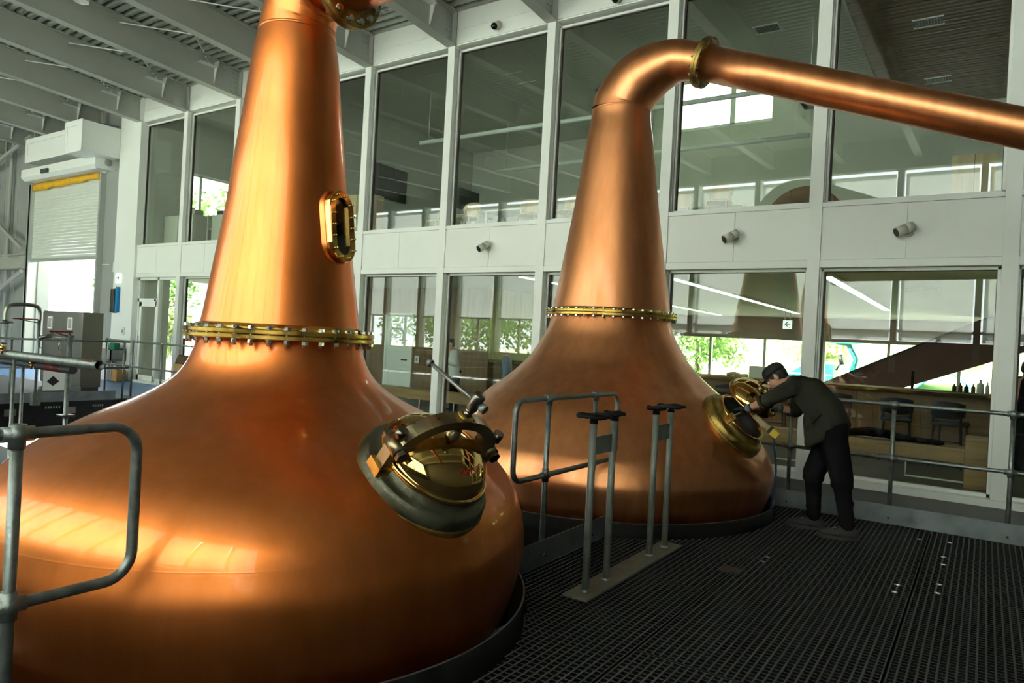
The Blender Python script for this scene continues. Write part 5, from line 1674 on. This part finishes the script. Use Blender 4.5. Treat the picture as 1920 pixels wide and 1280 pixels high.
MB().lathe([(0.12, 0.0), (0.17, -0.01), (0.17, 0.0), (0.12, 0.012)], 24, Matrix.Translation((-14.88, 10.10, 3.80))).build('brim', 'white_plastic', oh)
MB().box(-15.05, -14.65, 9.95, 10.25, ZF, 3.79).build('stand', 'off_white', oh)
sm_ = thing('smoke_detector', (-17.2, 10.5, 7.0), 'small white detector on the ceiling, first upper window from the left', 'detector')
MB().lathe([(0.001, 6.93), (0.05, 6.93), (0.08, 6.97), (0.08, 7.0)], 20, Matrix.Translation((-16.9, 10.45, 0))).build('case', 'white_plastic', sm_)

# ================================================================== OUTDOORS
bk_ = MB(); vs = []; fs = []
NX, NY = 40, 10
for j in range(NY + 1):
    for i in range(NX + 1):
        x = -40 + 80 * i / NX; y = 28 + 30 * j / NY
        vs.append((x, y, -0.3 + 7.5 * (j / NY) ** 0.9 + 0.5 * noise.noise(V((x * 0.2, y * 0.2, 0)))))
for j in range(NY):
    for i in range(NX):
        a = j * (NX + 1) + i
        fs.append((a, a + 1, a + NX + 2, a + NX + 1))
bk_.add(vs, fs, True)
tag(bk_.build('grass_bank', 'grass_bank'), kind='structure')

def tree(x, y, z0, h, r, seed, material, label):
    t = thing('garden_tree', (x, y, z0), label, 'tree', 'trees and shrubs outdoors')
    rd = random.Random(seed)
    MB().tube([(x, y, z0), (x + 0.1, y, z0 + h * 0.3), (x, y + 0.1, z0 + h * 0.7)], [0.14, 0.11, 0.05], 8).build('trunk', 'bark', t)
    m = MB(); vs = []; fs = []
    cl = []
    for _ in range(16):
        cl.append(V((x + rd.gauss(0, r * 0.45), y + rd.gauss(0, r * 0.45), z0 + h * (0.35 + 0.6 * rd.random()))))
    for _ in range(2600):
        c = rd.choice(cl)
        d = V((rd.gauss(0, 1), rd.gauss(0, 1), rd.gauss(0, 1))).normalized() * (r * 0.42) * rd.random() ** 0.35
        p = c + d
        if p.z < z0 + 0.1: continue
        u = V((rd.gauss(0, 1), rd.gauss(0, 1), rd.gauss(0, 1))).normalized()
        w = u.cross(V((rd.random(), rd.random(), rd.random()))).normalized()
        s_ = 0.10 + 0.06 * rd.random()
        k = len(vs)
        vs += [p - u * s_, p + w * s_ * 0.5, p + u * s_, p - w * s_ * 0.5]
        fs.append((k, k + 1, k + 2, k + 3))
    m.add(vs, fs)
    o = bpy.data.objects.new('foliage', bpy.data.meshes.new('foliage'))
    o.data.from_pydata(m.v, [], m.f); o.data.materials.append(MATS[material])
    COL.objects.link(o); o.parent = t; o.matrix_parent_inverse = PM(t).inverted()
    tag(o, kind='stuff')
for (x, y, z0, h, r, s, m_, lb) in (
        (-24.3, 13.6, -0.2, 7.5, 1.7, 1, 'leaf', 'leafy green tree outside the office window at the upper left'),
        (-22.6, 12.6, -0.2, 2.4, 0.9, 2, 'leaf_light', 'pale green shrub outside the open door left of the front still'),
        (-9.5, 27.0, -0.2, 3.4, 1.6, 3, 'leaf', 'green shrub outside the bar windows between the two stills'),
        (-12.5, 26.0, -0.2, 3.6, 1.7, 4, 'leaf', 'dark green bush outside the bar windows, left part'),
        (-6.5, 33.5, 1.0, 2.2, 1.3, 5, 'leaf_light', 'pale bush on the grass bank outside the right-hand bar windows'),
        (-1.2, 34.5, 1.4, 1.8, 1.0, 6, 'leaf_light', 'low pale bush on the grass bank behind the green machine'),
        (-24.0, -9.0, -0.5, 6.0, 2.4, 7, 'leaf', 'first of the green trees outside the blinds, seen only as a reflection'),
        (-20.2, -8.6, -0.5, 5.5, 2.4, 8, 'leaf', 'second of the green trees outside the blinds, seen only as a reflection'),
        (-16.6, -8.8, -0.5, 5.0, 2.4, 9, 'leaf', 'third of the green trees outside the blinds, seen only as a reflection'),
        (-13.0, -8.5, -0.5, 5.5, 2.4, 10, 'leaf', 'fourth of the green trees outside the blinds, seen only as a reflection'),
        (-9.4, -8.9, -0.5, 5.2, 2.4, 11, 'leaf', 'fifth of the green trees outside the blinds, seen only as a reflection')):
    tree(x, y, z0, h, r, s, m_, lb)

gm = thing('garden_machine', (-5.2, 26.5, -0.2), 'dark green work machine with a roof frame outside the bar windows', 'machine')
MB().bevbox(-6.7, -4.3, 26.0, 27.2, 0.35, 0.95, 0.06).build('chassis', 'machine_green', gm)
MB().prism([(-5.7, 0.95), (-5.2, 1.28), (-4.35, 1.30), (-4.3, 0.95)], 'y', 26.1, 27.1).build('bonnet', 'machine_green', gm)
MB().bevbox(-3.95, -3.45, 26.2, 26.9, 0.35, 1.05, 0.05).build('seat', 'machine_green', gm)
MB().tube([(-3.85, 26.3, 0.9), (-3.70, 26.3, 1.5), (-3.95, 26.3, 1.98), (-4.3, 26.3, 2.02)], 0.05, 8).build('roof_post', 'machine_green', gm)
MB().tube([(-3.85, 26.9, 0.9), (-3.70, 26.9, 1.5), (-3.95, 26.9, 1.98), (-4.3, 26.9, 2.02)], 0.05, 8).build('roof_post', 'machine_green', gm)
MB().bevbox(-4.9, -3.5, 26.1, 27.1, 2.02, 2.1, 0.03).build('roof', 'machine_green', gm)
MB().tube([(-4.3, 26.6, 1.1), (-4.15, 26.6, 1.45)], 0.03, 8).cyl((-4.22, 26.6, 1.45), (-4.10, 26.6, 1.48), 0.18, n=20).build('steering', 'black_plastic', gm)
for (x, y) in ((-6.2, 26.0), (-6.2, 27.2), (-4.0, 26.0), (-4.0, 27.2)):
    MB().cyl((x, y - 0.12, 0.12), (x, y + 0.12, 0.12), 0.33, n=24).build('wheel', 'black_rubber', gm)
MB().bevbox(-4.95, -4.75, 25.95, 26.0, 1.0, 1.2, 0.01).build('side_box', 'tape_yellow', gm)
bt = thing('blue_tent', (-1.3, 30.5, -0.2), 'bright blue tarpaulin tent on the grass outside the right bar window', 'tent')
MB().prism([(-2.2, 0.55), (-1.25, 1.42), (-0.4, 0.70), (-0.4, 0.62), (-1.25, 1.34), (-2.2, 0.48)], 'y', 29.8, 31.2).build('tarpaulin', 'tent_blue', bt)
for (x, y, z) in ((-2.18, 29.82, 0.5), (-2.18, 31.18, 0.5), (-0.42, 29.82, 0.65), (-0.42, 31.18, 0.65)):
    MB().cyl((x, y, -0.2 if y < 30 else 0.2), (x, y, z), 0.03, n=8).build('tent_pole', 'zinc', bt)

# ================================================================== PEOPLE
def hand(m, wrist, dirv, palmn, side, s=1.0, curl=0.5):
    """palm and five jointed fingers added to a lump builder. side=+1: thumb towards (dir x palm normal)"""
    d = V(dirv).normalized(); n = V(palmn); n = (n - d * n.dot(d)).normalized(); w = d.cross(n) * side
    p = V(wrist)
    for q in range(5):
        o = (q - 2) * 0.016 * s
        m.capsule(p + d * 0.02 * s + w * o * 0.8, p + d * 0.085 * s + w * o, 0.015 * s, 0.012 * s, 10)
    L_ = (0.070, 0.080, 0.074, 0.058)
    for q in range(4):
        b = p + d * 0.085 * s + w * (1.5 - q) * 0.0195 * s
        dd = d; prev = b
        for j in range(3):
            a = curl * (0.5 + 0.35 * j)
            dd = (dd * math.cos(a) + n * math.sin(a)).normalized()
            nx = prev + dd * L_[q] * s * (0.42 - 0.07 * j)
            m.capsule(prev, nx, (0.0098 - 0.0008 * j) * s, (0.0092 - 0.0010 * j) * s, 8)
            prev = nx
    t0 = p + d * 0.025 * s + w * 0.030 * s
    t1 = t0 + (d * 0.6 + w * 0.75 + n * 0.2).normalized() * 0.042 * s
    t2 = t1 + (d * 0.9 + w * 0.2 + n * 0.4).normalized() * 0.034 * s
    m.capsule(t0, t1, 0.013 * s, 0.011 * s, 8); m.capsule(t1, t2, 0.011 * s, 0.009 * s, 8)
    return m

# ---- the worker leaning over the open manhole
man = thing('person', (-1.08, 6.55, 0), 'man in dark olive jacket and black cap bending over the open manhole, grey gloves', 'person')
hipL = V((-1.07, 6.63, 0.86)); hipR = V((-1.05, 6.46, 0.86))
kneeL = V((-1.215, 6.64, 0.49)); kneeR = V((-0.955, 6.45, 0.49))
ankL = V((-1.195, 6.63, 0.09)); ankR = V((-0.90, 6.46, 0.09))
chest = V((-1.30, 6.55, 1.17)); belly = V((-1.17, 6.55, 1.00))
neckb = V((-1.40, 6.55, 1.275)); headc = V((-1.545, 6.53, 1.300))
shN = V((-1.365, 6.37, 1.235)); shF = V((-1.355, 6.73, 1.215))
elN = V((-1.565, 6.345, 1.110)); elF = V((-1.425, 6.80, 1.005))
wrN = V((-1.745, 6.385, 1.010)); wrF = V((-1.575, 6.70, 1.020))

fwd = V((-0.74, -0.10, -0.66)).normalized()          # face direction: down towards the opening
upv = V((-0.62, 0.0, 0.78)); upv = (upv - fwd * upv.dot(fwd)).normalized()
lat = fwd.cross(upv)
RH = Matrix((lat, fwd, upv)).transposed()            # head axes: x lateral, y forward, z up
def H(x, y, z): return headc + RH @ V((x, y, z))
b = MB()
# head
b.ell(H(0, -0.012, 0.028), 0.074, 0.092, 0.085, 20, 14, RH)
b.ell(H(0, 0.020, -0.035), 0.060, 0.068, 0.075, 18, 12, RH)
b.ell(H(0, 0.052, -0.088), 0.030, 0.026, 0.024, 12, 8, RH)          # chin
b.ell(H(0, 0.082, 0.022), 0.048, 0.014, 0.012, 12, 8, RH)           # brow
b.capsule(H(0, 0.083, 0.010), H(0, 0.106, -0.026), 0.009, 0.012, 10)  # nose
for s_ in (-1, 1):
    b.ell(H(s_ * 0.011, 0.094, -0.030), 0.009, 0.009, 0.007, 8, 6, RH)
    b.ell(H(s_ * 0.042, 0.062, -0.022), 0.022, 0.020, 0.020, 10, 8, RH)   # cheeks
    b.ell(H(s_ * 0.076, -0.012, -0.008), 0.010, 0.018, 0.031, 10, 8, RH)  # ears
b.ell(H(0, 0.084, -0.055), 0.024, 0.010, 0.006, 10, 6, RH)          # lips
b.ell(H(0, 0.082, -0.066), 0.020, 0.010, 0.006, 10, 6, RH)
b.capsule(H(0, -0.03, -0.05), neckb + V((0.02, 0, -0.01)), 0.054, 0.062, 14)
# trunk and limbs under the clothes
b.capsule(neckb, chest + V((0.02, 0, 0)), 0.062, 0.09); b.capsule(chest + V((0.02, 0, 0)), belly + V((0.03, 0, 0)), 0.09, 0.09); b.capsule(belly + V((0.03, 0, 0)), (hipL + hipR) / 2, 0.09, 0.10)
for (sh, el_, wr) in ((shN, elN, wrN), (shF, elF, wrF)):
    b.capsule(chest + (sh - chest) * 0.4, sh, 0.065, 0.052); b.capsule(sh, el_, 0.050, 0.041); b.capsule(el_, wr, 0.041, 0.029)
    b.capsule(wr, wr + (wr - el_).normalized() * 0.05, 0.028, 0.022)
for (hp, kn, an) in ((hipL, kneeL, ankL), (hipR, kneeR, ankR)):
    b.capsule(hp, kn, 0.080, 0.054); b.capsule(kn, an, 0.052, 0.036); b.capsule(an, an + V((-0.12, 0, -0.045)), 0.034, 0.028)
body = b.remesh('body', 'skin', 0.0085, man, 2)
for s_ in (-1, 1):
    e = MB().ell(H(s_ * 0.031, 0.076, 0.000), 0.0115, 0.0085, 0.0085, 10, 8, RH).build('eye', 'eye_white', body)
    MB().ell(H(s_ * 0.031, 0.083, -0.001), 0.005, 0.004, 0.005, 8, 6, RH).build('iris', 'black_plastic', body)
    MB().capsule(H(s_ * 0.016, 0.092, 0.020), H(s_ * 0.046, 0.082, 0.018), 0.004, 0.003, 6).build('eyebrow', 'hair', body)
# hair below the cap
h = MB()
h.ell(H(0, -0.035, 0.016), 0.081, 0.078, 0.072, 18, 12, RH); h.ell(H(0, -0.062, -0.030), 0.064, 0.040, 0.036, 14, 8, RH)
for s_ in (-1, 1):
    h.ell(H(s_ * 0.070, 0.022, 0.020), 0.012, 0.022, 0.026, 8, 6, RH)
h.remesh('hair', 'hair', 0.009, man, 2)
# cap with peak
c = MB()
prof = [(0.093, 0.038), (0.094, 0.060), (0.088, 0.088), (0.070, 0.112), (0.040, 0.124), (0.001, 0.127)]
vs = []; fs = []; N = 28
for (r, z) in prof:
    for k in range(N):
        a = 2 * PI * k / N
        vs.append(H(r * 0.90 * math.cos(a), r * 1.10 * math.sin(a) - 0.012, z))
for i in range(len(prof) - 1):
    for k in range(N):
        fs.append((i * N + k, i * N + (k + 1) % N, (i + 1) * N + (k + 1) % N, (i + 1) * N + k))
c.add(vs, fs, True)
cap = c.build('cap', 'cap_cloth', man)
sd = cap.modifiers.new('cloth', 'SOLIDIFY'); sd.thickness = 0.005
pk = MB(); vs = []; fs = []
for i in range(15):
    a = PI * (0.12 + 0.76 * i / 14)
    x, y = 0.083 * math.cos(a), 0.100 * math.sin(a) - 0.012
    x2, y2 = 0.080 * math.cos(a), 0.100 * math.sin(a) + 0.062 * math.sin(a) - 0.012
    dz = 0.012 * math.sin(a)
    vs += [H(x, y, 0.040), H(x2, y2, 0.022 + dz), H(x2, y2, 0.018 + dz), H(x, y, 0.034)]
for i in range(14):
    for j in range(4):
        fs.append((i * 4 + j, i * 4 + (j + 1) % 4, i * 4 + 4 + (j + 1) % 4, i * 4 + 4 + j))
fs.append((0, 1, 2, 3)); fs.append((56, 59, 58, 57))
pk.add(vs, fs, True)
pk.build('cap_peak', 'cap_cloth', cap)
MB().ell(H(0, -0.012, 0.128), 0.008, 0.008, 0.004, 10, 6, RH).build('cap_button', 'cap_cloth', cap)
# jacket: bent trunk, flared hem, sleeves rolled to the forearm
j = MB()
def lump(a, b, ra, rb, off):
    for s_ in (-1, 0, 1):
        j.capsule(V(a) + V((0, s_ * off, 0)), V(b) + V((0, s_ * off, 0)), ra, rb, 14)
lump((-1.375, 6.55, 1.255), (-1.265, 6.55, 1.195), 0.082, 0.130, 0.085)
lump((-1.265, 6.55, 1.190), (-1.130, 6.55, 1.040), 0.132, 0.142, 0.085)
lump((-1.130, 6.55, 1.040), (-1.075, 6.55, 0.925), 0.142, 0.138, 0.080)
# loose skirt of the jacket: a ring of overlapping lumps hanging from the waist
for q in range(20):
    an_ = 2 * PI * q / 20
    cx_, cy_ = math.cos(an_), math.sin(an_)
    top_ = V((-1.105 + 0.085 * cx_, 6.55 + 0.135 * cy_, 0.98))
    zb_ = 0.85 + 0.095 * cx_
    bot_ = V((-1.105 + 0.135 * cx_, 6.55 + 0.160 * cy_, zb_))
    j.capsule(top_, bot_, 0.075, 0.050, 12)
j.capsule((-1.24, 6.44, 0.97), (-1.235, 6.44, 0.745), 0.050, 0.030, 12); j.capsule((-1.225, 6.50, 0.97), (-1.225, 6.50, 0.745), 0.050, 0.030, 12)
j.capsule((-1.24, 6.60, 0.97), (-1.235, 6.60, 0.745), 0.050, 0.030, 12); j.capsule((-1.225, 6.55, 0.97), (-1.225, 6.55, 0.745), 0.050, 0.030, 12); j.capsule((-1.225, 6.66, 0.97), (-1.225, 6.66, 0.76), 0.050, 0.030, 12)
j.capsule((-1.345, 6.43, 1.255), shN + V((0.0, 0, 0.0)), 0.086, 0.080, 14); j.capsule((-1.345, 6.67, 1.245), shF, 0.086, 0.078, 14)
j.capsule(shN, elN, 0.080, 0.064, 14); j.capsule(elN, elN.lerp(wrN, 0.06), 0.064, 0.058, 14)
j.capsule(shF, elF, 0.080, 0.068, 14); j.capsule(elF, elF.lerp(wrF, 0.08), 0.068, 0.060, 14)
for q in range(9):                                    # stand collar
    a = PI * 2 * q / 9
    j.ell(neckb + V((0.005 + 0.055 * math.cos(a) * 0.6, 0.075 * math.sin(a), 0.030 * math.cos(a) - 0.0)), 0.026, 0.026, 0.026, 8, 6)
jk_ = j.remesh('jacket', 'olive_cloth', 0.012, man, 10)
# side pocket flap and sleeve cuffs
MB().obox((-1.155, 6.335, 0.985), V((-0.62, 0, -0.78)).normalized(), (0, 1, 0), V((0.78, 0, -0.62)).normalized(), 0.055, 0.006, 0.007).build('pocket', 'black_cloth', jk_)
for (a, b_, r) in ((elN.lerp(wrN, 0.20), elN.lerp(wrN, 0.34), 0.0590), (elF.lerp(wrF, 0.20), elF.lerp(wrF, 0.36), 0.060)):
    MB().pipe(a, b_, r, r - 0.012, 24).build('cuff', 'olive_cloth', jk_)
# trousers gathered below the knee
t = MB()
t.capsule(hipL + V((0, 0, 0.04)), hipL, 0.125, 0.122, 14); t.capsule(hipR + V((0, 0, 0.04)), hipR, 0.125, 0.122, 14); t.capsule(hipL, hipR, 0.125, 0.125, 14)
t.capsule(hipL, kneeL, 0.118, 0.092, 14); t.capsule(hipR, kneeR, 0.118, 0.092, 14)
for (kn, an) in ((kneeL, ankL), (kneeR, ankR)):
    t.ell(kn + V((0, 0, -0.045)), 0.094, 0.088, 0.050, 14, 8)
    t.capsule(kn + V((0, 0, -0.05)), an + V((0, 0, 0.03)), 0.072, 0.058, 14)
    for z in (0.30, 0.20, 0.13):
        t.ell(V((an.x + (kn.x - an.x) * z, an.y, z)), 0.068, 0.066, 0.022, 12, 6)
t.remesh('trousers', 'black_cloth', 0.013, man, 3)
# shoes
for (an, ang) in ((ankL, 4), (ankR, 14)):
    R3 = Matrix.Rotation(math.radians(ang), 3, 'Z')
    def S(x, y, z): return V((an.x, an.y, 0)) + R3 @ V((x, y, z))
    s_ = MB()
    s_.ell(S(0.045, 0, 0.055), 0.050, 0.040, 0.050, 12, 8, R3); s_.ell(S(-0.02, 0, 0.062), 0.075, 0.042, 0.055, 12, 8, R3)
    s_.ell(S(-0.11, 0, 0.045), 0.085, 0.046, 0.036, 14, 8, R3); s_.ell(S(-0.165, 0, 0.038), 0.048, 0.043, 0.030, 12, 8, R3)
    sh_ = s_.remesh('shoe', 'shoe_cloth', 0.008, man, 3)
    so = MB(); pts = []
    for i in range(24):
        a = 2 * PI * i / 24
        x = -0.065 + 0.165 * math.cos(a); y = (0.050 - 0.008 * math.cos(a)) * math.sin(a)
        pts.append(S(x, y, 0))
    so.prism([(p.x, p.y) for p in pts], 'z', 0.0, 0.026)
    so.build('sole', 'sole', sh_)
    for q in range(3):
        MB().tube([S(-0.055 - q * 0.022, -0.025, 0.098 - q * 0.008), S(-0.055 - q * 0.022, 0.025, 0.098 - q * 0.008)], 0.004, 6).build('lace', 'black_cloth', sh_)
# gloved hands
dn = (wrN - elN).normalized()
g = MB(); g.capsule(wrN - dn * 0.035, wrN + dn * 0.02, 0.036, 0.032, 12)
hand(g, wrN, V((-0.95, 0.15, -0.12)), V((0, 0.10, -1)), -1, 1.12, 0.45)
gl = g.remesh('glove', 'glove_dark', 0.0045, man, 2)
MB().tube([wrN - dn * 0.035, wrN + dn * 0.005], [0.0385, 0.036], 20).build('knit_cuff', 'glove_cloth', gl)
df = (wrF - elF).normalized()
g = MB(); g.capsule(wrF - df * 0.03, wrF + df * 0.02, 0.035, 0.031, 12)
hand(g, wrF, V((-0.92, -0.30, -0.10)), V((0, -0.1, -1)), 1, 1.10, 0.6)
gl = g.remesh('glove', 'glove_cloth', 0.0045, man, 2)
MB().tube([wrF - df * 0.055, wrF - df * 0.01], [0.0375, 0.035], 20).build('knit_cuff', 'glove_cloth', gl)

# ---- standing people in the bar
def standing(x, y, rz, hgt, label, shirt, pants, lean=0.0, arms='down', capc=None, hold=None):
    s = hgt / 1.70
    p = thing('person', (x, y, 0), label, 'person')
    RZ = Matrix.Rotation(rz, 3, 'Z')
    def P(a, b, c):
        # lean bends the trunk forward (local +y is forward)
        if c > 0.95:
            b += (c - 0.95) * math.sin(lean); c = 0.95 + (c - 0.95) * math.cos(lean)
        return V((x, y, 0)) + RZ @ V((a * s, b * s, c * s))
    b = MB()
    hd_ = P(0, 0.035, 1.585)
    b.ell(hd_, 0.074 * s, 0.088 * s, 0.108 * s, 18, 12, RZ)
    b.ell(P(0, 0.065, 1.535), 0.052 * s, 0.058 * s, 0.060 * s, 12, 8, RZ)
    b.capsule(P(0, 0.118, 1.585), P(0, 0.138, 1.560), 0.010 * s, 0.012 * s, 8)
    for q in (-1, 1): b.ell(P(q * 0.077, 0.02, 1.58), 0.010 * s, 0.018 * s, 0.030 * s, 8, 6, RZ)
    b.capsule(P(0, 0.01, 1.52), P(0, 0, 1.40), 0.050 * s, 0.058 * s)
    b.capsule(P(0, 0, 1.36), P(0, 0, 1.0), 0.10 * s, 0.10 * s)
    A = {}
    for q in (-1, 1):
        sh = P(q * 0.185, 0, 1.385)
        if arms == 'down' or (arms == 'one' and q < 0):
            el_ = P(q * 0.235, -0.02, 1.10); wr = P(q * 0.24, 0.08, 0.87)
        else:
            el_ = P(q * 0.24, 0.06, 1.11); wr = P(q * 0.12, 0.27, 1.16)
        A[q] = (sh, el_, wr)
        b.capsule(sh, el_, 0.048 * s, 0.038 * s); b.capsule(el_, wr, 0.037 * s, 0.027 * s)
        hand(b, wr, (wr - el_).normalized(), RZ @ V((-q, 0.2, 0)) if arms == 'down' else RZ @ V((0, 0, -1)), q, s, 0.5)
        b.capsule(P(q * 0.09, 0, 0.93), P(q * 0.10, 0.02, 0.50), 0.078 * s, 0.052 * s); b.capsule(P(q * 0.10, 0.02, 0.50), P(q * 0.10, 0, 0.08), 0.050 * s, 0.036 * s)
        b.capsule(P(q * 0.10, -0.03, 0.045), P(q * 0.11, 0.13, 0.035), 0.036 * s, 0.032 * s)
    bd = b.remesh('body', 'skin', 0.011, p, 2)
    for q in (-1, 1):
        MB().ell(P(q * 0.031, 0.108, 1.60), 0.010 * s, 0.007 * s, 0.008 * s, 8, 6, RZ).build('eye', 'eye_white', bd)
    MB().ell(P(0, 0.112, 1.515), 0.022 * s, 0.008 * s, 0.006 * s, 8, 6, RZ).build('mouth', mat('lip', (0.32, 0.12, 0.09), 0.5), bd)
    h = MB(); h.ell(P(0, 0.008, 1.625), 0.082 * s, 0.094 * s, 0.080 * s, 16, 10, RZ); h.ell(P(0, -0.03, 1.57), 0.074 * s, 0.060 * s, 0.070 * s, 14, 8, RZ)
    h.remesh('hair', 'hair', 0.011, p, 2)
    if capc:
        k = MB(); k.ell(P(0, 0.015, 1.655), 0.088 * s, 0.104 * s, 0.062 * s, 18, 10, RZ); k.ell(P(0, 0.125, 1.645), 0.075 * s, 0.075 * s, 0.010 * s, 14, 6, RZ)
        k.remesh('cap', capc, 0.010, p, 1)
    j = MB()
    for q in (-1, 0, 1):
        j.capsule(P(q * 0.10, 0, 1.36), P(q * 0.085, 0.01, 1.12), 0.098 * s, 0.105 * s, 12); j.capsule(P(q * 0.085, 0.01, 1.12), P(q * 0.09, 0, 0.86), 0.105 * s, 0.112 * s, 12)
    for q in (-1, 1):
        sh, el_, wr = A[q]
        j.capsule(P(q * 0.10, 0, 1.39), sh, 0.075 * s, 0.072 * s, 12); j.capsule(sh, el_, 0.072 * s, 0.058 * s, 12); j.capsule(el_, el_.lerp(wr, 0.8), 0.058 * s, 0.045 * s, 12)
    j.remesh('shirt', shirt, 0.016, p, 3)
    t = MB(); t.capsule(P(-0.08, 0, 0.93), P(0.08, 0, 0.93), 0.118 * s, 0.118 * s, 12)
    for q in (-1, 1):
        t.capsule(P(q * 0.09, 0, 0.92), P(q * 0.10, 0.02, 0.50), 0.105 * s, 0.078 * s, 12); t.capsule(P(q * 0.10, 0.02, 0.50), P(q * 0.10, 0, 0.10), 0.078 * s, 0.065 * s, 12)
    t.remesh('trousers', pants, 0.016, p, 3)
    for q in (-1, 1):
        f_ = MB(); f_.ell(P(q * 0.10, -0.02, 0.055), 0.048 * s, 0.062 * s, 0.055 * s, 12, 8, RZ); f_.ell(P(q * 0.11, 0.10, 0.042), 0.048 * s, 0.095 * s, 0.042 * s, 12, 8, RZ)
        f_.remesh('shoe', 'shoe_cloth', 0.012, p, 2)
    return p
standing(-8.98, 11.30, math.radians(150), 1.50, 'person in white shirt and dark cap behind the lower glass, between the stills', 'white_shirt', 'black_cloth', 0.22, 'fwd', 'cap_cloth')
standing(-7.83, 11.55, math.radians(110), 1.42, 'person in light blue denim shirt seen through the lower glass next to the rear still', 'denim', 'black_cloth', 0.15, 'one')
standing(0.42, 12.9 - 0.75, math.radians(-60), 1.62, 'person with white collar and dark waistcoat at the right edge, behind the railing', 'black_cloth', 'black_cloth', 0.12, 'fwd')
